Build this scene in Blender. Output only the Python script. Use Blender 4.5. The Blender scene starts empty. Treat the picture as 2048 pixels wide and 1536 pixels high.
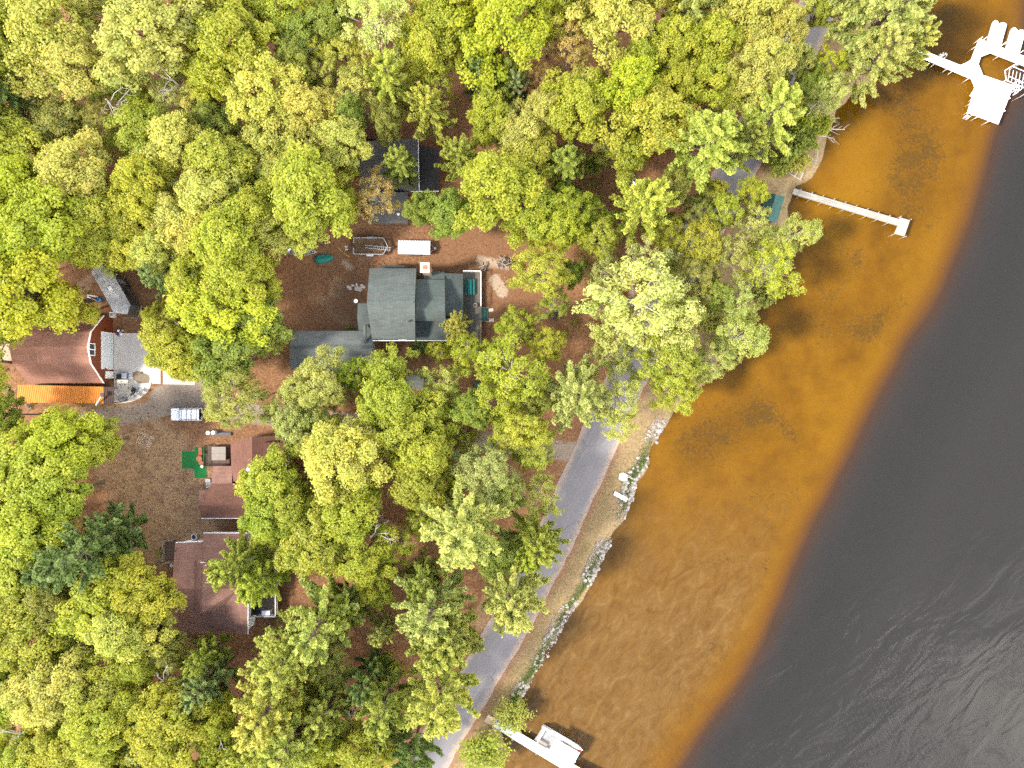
import bpy, math, random
import numpy as np
from mathutils import Vector, Matrix, Quaternion

# ------------------------------------------------------------------ basics
S = 0.075          # metres per photo pixel (2048 wide) at ground level
H = 107.0          # camera height
WL = -0.8          # lake level
random.seed(7)
RNG = np.random.default_rng(11)
scene = bpy.context.scene
COL = scene.collection
R = math.radians

def P(px, py, h=0.0):
    """ground position of a point measured in the photograph that stands h metres above the ground"""
    k = S * (H - h) / H
    return Vector(((px - 1024) * k, (768 - py) * k, h))

def tag(o, label=None, cat=None, group=None, kind=None):
    if label: o['label'] = label
    if cat: o['category'] = cat
    if group: o['group'] = group
    if kind: o['kind'] = kind
    return o

def thing(name, loc, label, cat, group=None, rz=0.0):
    o = bpy.data.objects.new(name, None)
    o.empty_display_size = 0.3
    COL.objects.link(o)
    o.location = loc
    o.rotation_euler = (0, 0, rz)
    return tag(o, label, cat, group)

def copy_tree(o, parent=None):
    c = o.copy()
    COL.objects.link(c)
    if parent is not None:
        c.parent = parent
    for ch in list(o.children):
        copy_tree(ch, c)
    return c

ORG = {}
def origin_of(o):
    p = Vector((0, 0, 0))
    while o is not None:
        p = p + o.location
        o = o.parent
    return p

class MB:
    def __init__(self):
        self.v = []; self.f = []
    def add(self, vs, fs):
        n = len(self.v)
        if not hasattr(self, 'cuts'): self.cuts = []
        self.cuts.append((n, len(self.f)))
        self.v += [Vector(p) for p in vs]
        self.f += [tuple(i + n for i in f) for f in fs]
        return self
    def prism(self, pts, z0, z1):
        n = len(pts)
        a = sum(pts[i][0] * pts[(i+1) % n][1] - pts[(i+1) % n][0] * pts[i][1] for i in range(n))
        if a < 0: pts = list(reversed(pts))
        vs = [(p[0], p[1], z0) for p in pts] + [(p[0], p[1], z1) for p in pts]
        fs = [tuple(range(n - 1, -1, -1)), tuple(range(n, 2 * n))]
        fs += [(i, (i + 1) % n, n + (i + 1) % n, n + i) for i in range(n)]
        return self.add(vs, fs)
    def slab(self, pts, t):
        """sloping polygon, thickness t downwards"""
        pts = [Vector(p) for p in pts]
        n = len(pts)
        a = sum(pts[i][0] * pts[(i+1) % n][1] - pts[(i+1) % n][0] * pts[i][1] for i in range(n))
        if a < 0: pts.reverse()
        vs = [p - Vector((0, 0, t)) for p in pts] + pts
        fs = [tuple(range(n - 1, -1, -1)), tuple(range(n, 2 * n))]
        fs += [(i, (i + 1) % n, n + (i + 1) % n, n + i) for i in range(n)]
        return self.add(vs, fs)
    def skirt(self, pts, z0, drop):
        """prism from a sloping polygon lowered by drop, down to z0"""
        pts = [Vector(p) - Vector((0, 0, drop)) for p in pts]
        n = len(pts)
        a = sum(pts[i][0] * pts[(i+1) % n][1] - pts[(i+1) % n][0] * pts[i][1] for i in range(n))
        if a < 0: pts.reverse()
        vs = [(p.x, p.y, z0) for p in pts] + pts
        fs = [tuple(range(n - 1, -1, -1)), tuple(range(n, 2 * n))]
        fs += [(i, (i + 1) % n, n + (i + 1) % n, n + i) for i in range(n)]
        return self.add(vs, fs)
    def box(self, c, s, rz=0.0, taper=1.0):
        c = Vector(c); x, y, z = s[0] / 2, s[1] / 2, s[2] / 2
        ca, sa = math.cos(rz), math.sin(rz)
        vs = []
        for dz, k in ((-z, 1.0), (z, taper)):
            for dx, dy in ((-x, -y), (x, -y), (x, y), (-x, y)):
                dx2, dy2 = dx * k, dy * k
                vs.append((c.x + dx2 * ca - dy2 * sa, c.y + dx2 * sa + dy2 * ca, c.z + dz))
        return self.add(vs, [(3, 2, 1, 0), (4, 5, 6, 7), (0, 1, 5, 4), (1, 2, 6, 5), (2, 3, 7, 6), (3, 0, 4, 7)])
    def tube(self, p0, p1, r0, r1=None, n=6, cap=True):
        p0, p1 = Vector(p0), Vector(p1)
        r1 = r0 if r1 is None else r1
        d = (p1 - p0)
        if d.length < 1e-5: return self
        d.normalize()
        a = Vector((0, 0, 1)) if abs(d.z) < .9 else Vector((1, 0, 0))
        u = d.cross(a).normalized(); w = d.cross(u)
        vs = []
        for p, r in ((p0, r0), (p1, r1)):
            for i in range(n):
                t = 2 * math.pi * i / n
                vs.append(p + (u * math.cos(t) + w * math.sin(t)) * r)
        fs = [(i, n + i, n + (i + 1) % n, (i + 1) % n) for i in range(n)]
        if cap: fs += [tuple(range(n)), tuple(range(2 * n - 1, n - 1, -1))]
        return self.add(vs, fs)
    def path(self, pts, rs, n=6):
        for i in range(len(pts) - 1):
            self.tube(pts[i], pts[i + 1], rs[i], rs[i + 1], n, cap=(i in (0, len(pts) - 2)))
        return self
    def lathe(self, c, prof, n=14):
        c = Vector(c); vs = []; m = len(prof)
        for r, z in prof:
            for i in range(n):
                t = 2 * math.pi * i / n
                vs.append((c.x + r * math.cos(t), c.y + r * math.sin(t), c.z + z))
        fs = []
        for k in range(m - 1):
            for i in range(n):
                j = (i + 1) % n
                fs.append((k*n+i, k*n+j, (k+1)*n+j, (k+1)*n+i))
        fs += [tuple(range(n - 1, -1, -1)), tuple(range((m-1)*n, m*n))]
        return self.add(vs, fs)
    def rock(self, c, s, rng=random):
        c = Vector(c)
        t = (1 + 5 ** .5) / 2
        ico = [(-1,t,0),(1,t,0),(-1,-t,0),(1,-t,0),(0,-1,t),(0,1,t),(0,-1,-t),(0,1,-t),(t,0,-1),(t,0,1),(-t,0,-1),(-t,0,1)]
        fs = [(0,11,5),(0,5,1),(0,1,7),(0,7,10),(0,10,11),(1,5,9),(5,11,4),(11,10,2),(10,7,6),(7,1,8),(3,9,4),(3,4,2),(3,2,6),(3,6,8),(3,8,9),(4,9,5),(2,4,11),(6,2,10),(8,6,7),(9,8,1)]
        a = rng.random() * 6.28; ca, sa = math.cos(a), math.sin(a)
        vs = []
        for p in ico:
            q = Vector(p).normalized() * rng.uniform(.75, 1.15)
            x, y, z = q.x * s[0], q.y * s[1], q.z * s[2]
            vs.append((c.x + x * ca - y * sa, c.y + x * sa + y * ca, c.z + z))
        return self.add(vs, fs)
    def build_each(self, name, mat, parent=None, **kw):
        """one object per piece added"""
        cuts = self.cuts + [(len(self.v), len(self.f))]; out = []
        for (v0, f0), (v1, f1) in zip(cuts[:-1], cuts[1:]):
            m = MB(); m.v = self.v[v0:v1]; m.f = [tuple(i - v0 for i in f) for f in self.f[f0:f1]]
            out.append(m.build(name, mat, parent, **kw))
        return out
    def build(self, name, mat, parent=None, label=None, smooth=False, axis=None):
        off = origin_of(parent) if parent is not None else Vector((0, 0, 0))
        me = bpy.data.meshes.new(name)
        me.from_pydata([tuple(p - off) for p in self.v], [], self.f)
        me.update()
        uv = me.uv_layers.new(name='UVMap')
        axis = Vector(axis).normalized() if axis is not None else Vector((1, 0, 0))
        Z = Vector((0, 0, 1))
        for poly in me.polygons:
            n = poly.normal
            if abs(n.z) > .995: u = axis
            else: u = Z.cross(n).normalized()
            w = n.cross(u)
            for li in poly.loop_indices:
                co = me.vertices[me.loops[li].vertex_index].co + off
                uv.data[li].uv = (co.dot(u), co.dot(w))
        if smooth:
            for p in me.polygons: p.use_smooth = True
        me.materials.append(mat)
        o = bpy.data.objects.new(name, me)
        COL.objects.link(o)
        if parent is not None: o.parent = parent
        if label: o['label'] = label
        return o

# ------------------------------------------------------------------ materials
class NT:
    def __init__(self, name):
        self.m = bpy.data.materials.new(name)
        self.m.use_nodes = True
        self.t = self.m.node_tree
        self.t.nodes.clear()
        self.out = self.t.nodes.new('ShaderNodeOutputMaterial')
    def n(self, typ, ins=None, **kw):
        nd = self.t.nodes.new(typ)
        for k, v in kw.items(): setattr(nd, k, v)
        for k, v in (ins or {}).items():
            self.set(nd.inputs[k], v)
        return nd
    def set(self, sock, v):
        if isinstance(v, bpy.types.NodeSocket): self.t.links.new(v, sock)
        elif isinstance(v, (tuple, list)) and sock.type == 'RGBA' and len(v) == 3: sock.default_value = (*v, 1)
        else: sock.default_value = v
    def mix(self, fac, a, b, mode='MIX'):
        nd = self.t.nodes.new('ShaderNodeMix'); nd.data_type = 'RGBA'; nd.blend_type = mode
        self.set(nd.inputs[0], fac); self.set(nd.inputs[6], a); self.set(nd.inputs[7], b)
        return nd.outputs[2]
    def math(self, op, a, b=0.0, clamp=False):
        nd = self.t.nodes.new('ShaderNodeMath'); nd.operation = op; nd.use_clamp = clamp
        self.set(nd.inputs[0], a); self.set(nd.inputs[1], b)
        return nd.outputs[0]
    def step(self, x, a, b):
        nd = self.t.nodes.new('ShaderNodeMapRange'); nd.interpolation_type = 'SMOOTHSTEP'
        self.set(nd.inputs[0], x); nd.inputs[1].default_value = a; nd.inputs[2].default_value = b
        nd.inputs[3].default_value = 0; nd.inputs[4].default_value = 1
        return nd.outputs[0]
    def noise(self, vec, scale, detail=4, rough=.6, dist=0.0):
        nd = self.n('ShaderNodeTexNoise', {'Scale': scale, 'Detail': detail, 'Roughness': rough, 'Distortion': dist})
        self.t.links.new(vec, nd.inputs['Vector'])
        return nd.outputs['Fac']
    def ramp(self, fac, stops):
        nd = self.t.nodes.new('ShaderNodeValToRGB')
        el = nd.color_ramp.elements
        while len(el) < len(stops): el.new(.5)
        for e, (p, c) in zip(el, stops):
            e.position = p; e.color = (*c, 1)
        self.t.links.new(fac, nd.inputs[0])
        return nd.outputs[0]
    def mapping(self, vec, scale=(1, 1, 1), rot=(0, 0, 0)):
        nd = self.n('ShaderNodeMapping', {'Scale': scale, 'Rotation': rot})
        self.t.links.new(vec, nd.inputs['Vector'])
        return nd.outputs[0]
    def pos(self): return self.n('ShaderNodeNewGeometry').outputs['Position']
    def rotmap(self, vec, ang, scale):
        return self.mapping(self.mapping(vec, (1, 1, 1), (0, 0, ang)), scale)
    def obj(self): return self.n('ShaderNodeTexCoord').outputs['Object']
    def uv(self): return self.n('ShaderNodeUVMap').outputs[0]
    def attr(self, name): return self.n('ShaderNodeAttribute', attribute_name=name).outputs['Fac']
    def bsdf(self, col, rough=.8, metal=0.0, spec=.3, bump=None, bs=.3, bd=.05):
        b = self.n('ShaderNodeBsdfPrincipled', {'Base Color': col, 'Roughness': rough, 'Metallic': metal, 'Specular IOR Level': spec})
        if bump is not None:
            bp = self.n('ShaderNodeBump', {'Strength': bs, 'Distance': bd, 'Height': bump})
            self.t.links.new(bp.outputs[0], b.inputs['Normal'])
        self.t.links.new(b.outputs[0], self.out.inputs[0])
        return self.m

def sc(c, k): return tuple(min(1, x * k) for x in c)

def m_plain(name, c, rough=.7, var=.18, scale=3.0, metal=0.0, spec=.3):
    t = NT(name)
    f = t.noise(t.pos(), scale, 5)
    col = t.ramp(f, [(.3, sc(c, 1 - var)), (.7, sc(c, 1 + var))])
    return t.bsdf(col, rough, metal, spec, f, .15, .02)

def m_shingle(name, c, stain=(.10, .05, .03), stain_amt=.25, row=.2):
    t = NT(name)
    br = t.n('ShaderNodeTexBrick', {'Color1': sc(c, .86), 'Color2': sc(c, 1.12), 'Mortar': sc(c, .6), 'Scale': 1.0,
             'Mortar Size': .018, 'Mortar Smooth': .3, 'Bias': 0.0, 'Brick Width': .9, 'Row Height': row})
    t.t.links.new(t.uv(), br.inputs['Vector'])
    n1 = t.noise(t.pos(), .35, 6, .65)
    n2 = t.noise(t.pos(), 6.0, 5, .7)
    n3 = t.noise(t.mapping(t.uv(), (1.6, .22, 1)), 1.0, 4)
    col = t.mix(t.step(n1, .45, .75), br.outputs['Color'], sc(c, 1.22))
    col = t.mix(t.math('MULTIPLY', t.step(n3, .52, .72), stain_amt), col, stain)
    col = t.mix(t.math('MULTIPLY', t.step(n2, .48, .72), .45), col, sc(c, .62))
    # fallen leaf debris
    n4 = t.noise(t.pos(), 2.3, 8, .75)
    col = t.mix(t.math('MULTIPLY', t.step(n4, .66, .72), .5), col, (.20, .10, .04))
    return t.bsdf(col, .9, 0, .15, br.outputs['Fac'], .4, -.03)

def m_planks(name, c, w=.15, length=3.6, gap=.35, var=.16, rough=.75):
    """boards run along the v direction of the UV map, laid side by side along u"""
    t = NT(name)
    br = t.n('ShaderNodeTexBrick', {'Color1': sc(c, 1 - var), 'Color2': sc(c, 1 + var), 'Mortar': sc(c, gap), 'Scale': 1.0,
             'Mortar Size': .014, 'Mortar Smooth': .2, 'Brick Width': length, 'Row Height': w})
    t.t.links.new(t.mapping(t.uv(), (1, 1, 1), (0, 0, math.pi / 2)), br.inputs['Vector'])
    n = t.noise(t.mapping(t.uv(), (8, .8, 1)), 2.0, 5)
    n2 = t.noise(t.pos(), .8, 4)
    col = t.mix(t.math('MULTIPLY', t.step(n, .45, .8), .35), br.outputs['Color'], sc(c, .6))
    col = t.mix(t.math('MULTIPLY', t.step(n2, .5, .75), .3), col, sc(c, .7))
    return t.bsdf(col, rough, 0, .25, br.outputs['Fac'], .4, -.02)

def m_siding(name, c, row=.14):
    t = NT(name)
    br = t.n('ShaderNodeTexBrick', {'Color1': sc(c, .95), 'Color2': sc(c, 1.05), 'Mortar': sc(c, .55), 'Scale': 1.0,
             'Mortar Size': .012, 'Brick Width': 4.0, 'Row Height': row})
    t.t.links.new(t.uv(), br.inputs['Vector'])
    n = t.noise(t.pos(), 1.2, 5)
    col = t.mix(t.math('MULTIPLY', t.step(n, .5, .8), .3), br.outputs['Color'], sc(c, .7))
    return t.bsdf(col, .6, 0, .3, br.outputs['Fac'], .3, -.02)

def m_rustmetal(name, c):
    t = NT(name)
    uv = t.uv()
    w = t.n('ShaderNodeTexWave', {'Scale': 1.15, 'Distortion': .3, 'Detail': 2.0, 'Detail Scale': 3.0}, bands_direction='X')
    t.t.links.new(uv, w.inputs['Vector'])
    n = t.noise(t.mapping(uv, (1.6, .35, 1)), 1.5, 6, .7)
    n2 = t.noise(uv, 5.0, 6, .75)
    col = t.ramp(n, [(.3, sc(c, .8)), (.55, c), (.75, (min(1, c[0] * 1.2), c[1] * 1.5, c[2] * 2.4))])
    col = t.mix(t.math('MULTIPLY', t.step(n2, .55, .7), .85), col, (.06, .022, .012))
    col = t.mix(t.math('MULTIPLY', t.step(w.outputs['Fac'], .75, .97), .55), col, sc(c, .35))
    return t.bsdf(col, .65, 0, .3, w.outputs['Fac'], .8, .05)

def m_glass(name, c=(.02, .025, .03)):
    t = NT(name)
    return t.bsdf(c, .08, 0, .6)

# foliage: the hue comes from each tree's own object colour
def m_leaf(name, trans=.50):
    t = NT(name)
    oi = t.n('ShaderNodeObjectInfo')
    c = oi.outputs['Color']
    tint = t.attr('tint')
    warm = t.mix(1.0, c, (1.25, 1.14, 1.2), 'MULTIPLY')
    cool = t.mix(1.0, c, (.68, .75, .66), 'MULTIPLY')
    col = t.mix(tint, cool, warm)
    n = t.noise(t.n('ShaderNodeTexCoord').outputs['Object'], .45, 3)
    col = t.mix(t.math('MULTIPLY', t.step(n, .4, .7), .5), col, t.mix(1.0, col, (.90, 1.0, .85), 'MULTIPLY'))
    d = t.n('ShaderNodeBsdfDiffuse', {'Color': col})
    tr = t.n('ShaderNodeBsdfTranslucent', {'Color': t.mix(1.0, col, (1.18, 1.12, .7), 'MULTIPLY')})
    mx = t.n('ShaderNodeMixShader', {0: trans})
    t.t.links.new(d.outputs[0], mx.inputs[1]); t.t.links.new(tr.outputs[0], mx.inputs[2])
    gl = t.n('ShaderNodeBsdfGlossy', {'Color': (1, 1, 1), 'Roughness': .45})
    m2 = t.n('ShaderNodeMixShader', {0: .015})
    t.t.links.new(mx.outputs[0], m2.inputs[1]); t.t.links.new(gl.outputs[0], m2.inputs[2])
    t.t.links.new(m2.outputs[0], t.out.inputs[0])
    return t.m

def m_bark(name, c):
    t = NT(name)
    n = t.noise(t.mapping(t.obj(), (3, 3, .8)), 2.0, 6, .7)
    col = t.ramp(n, [(.3, sc(c, .55)), (.6, c), (.8, sc(c, 1.35))])
    return t.bsdf(col, .9, 0, .2, n, .6, .05)

M = {}
M['leaf'] = m_leaf('leaf')
M['needle'] = m_leaf('needle', .44)
M['bark'] = m_bark('bark', (.15, .115, .09))
M['pale_bark'] = m_bark('pale_bark', (.42, .38, .33))
M['pine_bark'] = m_bark('pine_bark', (.13, .09, .07))
M['white'] = m_plain('white_paint', (.80, .80, .79), .5, .04)
M['dockwhite'] = m_planks('white_deck_boards', (.80, .80, .80), .15, 8, .72, .04, .5)
M['bluewhite'] = m_planks('pale_blue_deck_boards', (.62, .68, .70), .3, 8, .7, .04, .5)
M['alu'] = m_plain('brushed_aluminium', (.62, .62, .63), .35, .08, 6, .6)
M['steel'] = m_plain('galvanised_steel', (.45, .46, .47), .45, .12, 6, .5)
M['black'] = m_plain('black_plastic', (.025, .025, .027), .5, .2)
M['rubber'] = m_plain('tyre_rubber', (.02, .02, .02), .85, .2)
M['darkgrey'] = m_plain('dark_grey_metal', (.07, .07, .075), .5, .2)
M['grey'] = m_plain('grey_plastic', (.25, .25, .25), .6, .15)
M['teal'] = m_plain('teal_paint', (.015, .17, .135), .5, .15)
M['teal_dark'] = m_plain('dark_teal_paint', (.03, .12, .10), .6, .2)
M['blue'] = m_plain('blue_plastic', (.04, .16, .32), .45, .12)
M['red'] = m_plain('red_plastic', (.45, .03, .03), .45, .12)
M['yellow'] = m_plain('yellow_paint', (.6, .42, .03), .5, .12)
M['terracotta'] = m_plain('terracotta', (.33, .12, .06), .8, .15)
M['beige'] = m_plain('beige_top', (.50, .45, .37), .6, .08)
M['taupe'] = m_plain('taupe_vinyl', (.24, .20, .17), .6, .08)
M['glass'] = m_glass('dark_glass')
M['brick'] = m_siding('chimney_brick', (.40, .26, .17), .09)
M['mortar'] = m_plain('chimney_cap', (.55, .46, .38), .85, .12)
M['wood'] = m_bark('weathered_wood', (.34, .27, .21))
M['wooddark'] = m_bark('dark_wet_wood', (.10, .07, .055))
M['deck'] = m_planks('weathered_deck', (.145, .130, .105), .15, 3.6)
M['deck_tan'] = m_planks('tan_deck', (.22, .16, .12), .15, 3.6)
M['deck_brown'] = m_planks('brown_deck', (.13, .085, .06), .15, 3.6)
M['dockwood'] = m_planks('pale_dock_boards', (.28, .26, .225), .30, 2.0, .25, .16)
M['roof_green'] = m_shingle('grey_green_shingles', (.092, .105, .098), (.12, .07, .045), .3)
M['roof_green2'] = m_shingle('dull_green_shingles', (.078, .096, .089), (.13, .06, .04), .35)
M['roof_grey'] = m_shingle('grey_shingles', (.125, .135, .128), (.12, .06, .04), .35)
M['roof_slate'] = m_shingle('charcoal_shingles', (.115, .112, .110), (.20, .13, .09), .5)
M['roof_slate2'] = m_shingle('dark_brown_shingles', (.055, .050, .049), (.14, .09, .065), .45)
M['roof_barn'] = m_shingle('barn_brown_shingles', (.26, .130, .092), (.15, .065, .04), .4)
M['roof_brown'] = m_shingle('red_brown_shingles', (.15, .074, .053), (.10, .045, .03), .35)
M['roof_dark'] = m_shingle('umber_shingles', (.215, .117, .090), (.12, .065, .045), .4)
M['roof_rust'] = m_rustmetal('orange_rusty_metal', (.60, .19, .015))
M['roof_rust_dark'] = m_rustmetal('dark_brown_metal', (.05, .022, .016))
M['roof_teal'] = m_shingle('teal_green_shingles', (.045, .105, .095), (.1, .1, .08), .4)
M['side_rust'] = m_siding('rust_red_siding', (.165, .040, .012), .25)
M['side_white'] = m_siding('white_siding', (.70, .71, .72))
M['side_grey'] = m_siding('grey_siding', (.28, .29, .28))
M['side_green'] = m_siding('dull_green_siding', (.13, .17, .14))
M['side_brown'] = m_siding('brown_siding', (.16, .10, .07))
M['door_white'] = m_siding('white_door_panels', (.66, .70, .74), .55)

def m_concrete():
    t = NT('concrete')
    n = t.noise(t.pos(), .5, 6, .7); n2 = t.noise(t.pos(), 4, 6, .75); n3 = t.noise(t.pos(), .9, 5, .8)
    col = t.ramp(n, [(.3, (.52, .465, .41)), (.7, (.64, .585, .52))])
    col = t.mix(t.math('MULTIPLY', t.step(n2, .55, .75), .35), col, (.27, .24, .21))
    col = t.mix(t.math('MULTIPLY', t.step(n3, .66, .76), .5), col, (.28, .17, .08))
    return t.bsdf(col, .9, 0, .2, n2, .2, .02)
M['concrete'] = m_concrete()

def m_rvroof():
    t = NT('stained_camper_roof')
    n = t.noise(t.mapping(t.pos(), (1, 1, 1), (0, 0, R(30))), 1.1, 6, .75)
    n2 = t.noise(t.pos(), 3.5, 6, .7)
    col = t.ramp(n, [(.30, (.22, .21, .20)), (.5, (.40, .39, .385)), (.68, (.62, .61, .60))])
    col = t.mix(t.math('MULTIPLY', t.step(n2, .55, .72), .6), col, (.13, .105, .09))
    return t.bsdf(col, .5, 0, .3)
M['rvroof'] = m_rvroof()

def m_asphalt():
    t = NT('asphalt')
    uv = t.uv(); p = t.pos()
    n = t.noise(p, 9, 6, .8); n1 = t.noise(p, .18, 5, .6); st = t.noise(t.mapping(uv, (1.1, .03, 1)), 2.2, 5, .6)
    col = t.ramp(n, [(.3, (.125, .117, .123)), (.7, (.205, .192, .200))])
    col = t.mix(t.step(n1, .4, .7), col, (.18, .168, .176))
    col = t.mix(t.math('MULTIPLY', t.step(st, .50, .68), .45), col, (.225, .212, .214))
    col = t.mix(t.math('MULTIPLY', t.step(t.noise(t.mapping(uv, (1.6, .05, 1)), 3.1, 4), .58, .7), .35), col, (.10, .094, .10))
    vo = t.n('ShaderNodeTexVoronoi', {'Scale': .22, 'Randomness': 1.0}, feature='DISTANCE_TO_EDGE')
    wob = t.n('ShaderNodeTexNoise', {'Scale': .8, 'Detail': 5.0})
    t.t.links.new(p, wob.inputs['Vector'])
    t.t.links.new(t.mix(.35, p, wob.outputs['Color'], 'ADD'), vo.inputs['Vector'])
    crack = t.math('SUBTRACT', 1.0, t.step(vo.outputs['Distance'], .004, .014))
    gate = t.step(t.noise(p, .12, 3), .5, .62)
    col = t.mix(t.math('MULTIPLY', t.math('MULTIPLY', crack, gate), .6), col, (.07, .062, .062))
    ed = t.attr('edge')
    ef = t.step(t.math('ADD', ed, t.math('MULTIPLY', t.math('SUBTRACT', t.noise(p, 1.2, 5), .5), .5)), .62, 1.0)
    col = t.mix(t.math('MULTIPLY', ef, .75), col, (.36, .27, .21))
    return t.bsdf(col, .92, 0, .2, n, .3, .02)
M['asphalt'] = m_asphalt()
# ------------------------------------------------------------------ ground, lake bed, water
def pl_dist(X, Y, pts):
    """distance of grid points to a polyline of world xy"""
    d = np.full(X.shape, 1e9)
    for (x0, y0), (x1, y1) in zip(pts[:-1], pts[1:]):
        dx, dy = x1 - x0, y1 - y0
        L = dx * dx + dy * dy + 1e-9
        t = np.clip(((X - x0) * dx + (Y - y0) * dy) / L, 0, 1)
        d = np.minimum(d, np.hypot(X - x0 - t * dx, Y - y0 - t * dy))
    return d
def W2(pts, h=0.0): return [tuple(P(x, y, h).xy) for x, y in pts]
SHORE_PX = [(1900,-260),(1870,-100),(1850,0),(1800,90),(1730,170),(1672,222),(1655,285),(1642,330),(1622,352),(1592,378),(1575,420),(1580,470),(1560,540),(1510,610),(1460,690),(1405,770),(1345,825),(1315,875),(1297,925),(1272,962),(1264,1000),(1238,1060),(1208,1110),(1182,1170),(1142,1225),(1106,1290),(1082,1335),(1052,1380),(1032,1420),(1012,1465),(995,1536),(960,1650),(900,1800)]
DROP_PX = [(2075,-300),(2062,50),(2046,190),(2005,290),(1984,370),(1962,450),(1895,590),(1825,690),(1768,800),(1735,860),(1668,1000),(1612,1100),(1575,1200),(1530,1300),(1472,1400),(1385,1536),(1250,1750)]
SHORE = W2(SHORE_PX, WL); DROP = W2(DROP_PX, -2.0)
def sdist(X, Y, line):
    ys = np.array([p[1] for p in line])[::-1]; xs = np.array([p[0] for p in line])[::-1]
    d = pl_dist(X, Y, [(line[0][0], line[0][1] + 3000)] + list(line) + [(line[-1][0], line[-1][1] - 3000)])
    return np.where(X > np.interp(Y, ys, xs), d, -d)
def smooth(a, b, x):
    t = np.clip((x - a) / (b - a), 0, 1)
    return t * t * (3 - 2 * t)
def vnoise(X, Y, s, seed):
    r = np.random.default_rng(seed); g = r.random((64, 64))
    x = X / s + 1000; y = Y / s + 1000
    i = np.floor(x).astype(int); j = np.floor(y).astype(int); fx = x - i; fy = y - j
    fx = fx * fx * (3 - 2 * fx); fy = fy * fy * (3 - 2 * fy)
    a = g[i % 64, j % 64]; b = g[(i+1) % 64, j % 64]; c = g[i % 64, (j+1) % 64]; d = g[(i+1) % 64, (j+1) % 64]
    return (a * (1 - fx) + b * fx) * (1 - fy) + (c * (1 - fx) + d * fx) * fy

def land_z(X, Y):
    d = sdist(X, Y, SHORE) + (vnoise(X, Y, 2.5, 3) - .5) * 1.2
    dd = sdist(X, Y, DROP) + (vnoise(X, Y, 30, 4) - .5) * 2.0 + (vnoise(X, Y, 5, 8) - .5) * .7
    z = -0.86 * smooth(-2.6, .3, d)
    z = z - .9 * smooth(0, 22, d) * (d > 0)
    z = z - 3.0 * smooth(-4, 16, dd)
    return z, d, dd

ROAD_PX = [(790,1720),(838,1580),(868,1500),(918,1420),(963,1344),(1018,1253),(1067,1156),(1094,1112),(1126,1038),(1166,951),(1207,856),(1245,773),(1300,660),(1345,560),(1390,480),(1447,390),(1510,265),(1560,160),(1604,78),(1645,0),(1700,-120)]
ROAD = W2(ROAD_PX)

def blob(X, Y, pts, r, soft):
    return 1 - smooth(r - soft, r + soft, pl_dist(X, Y, W2(pts)))

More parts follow.
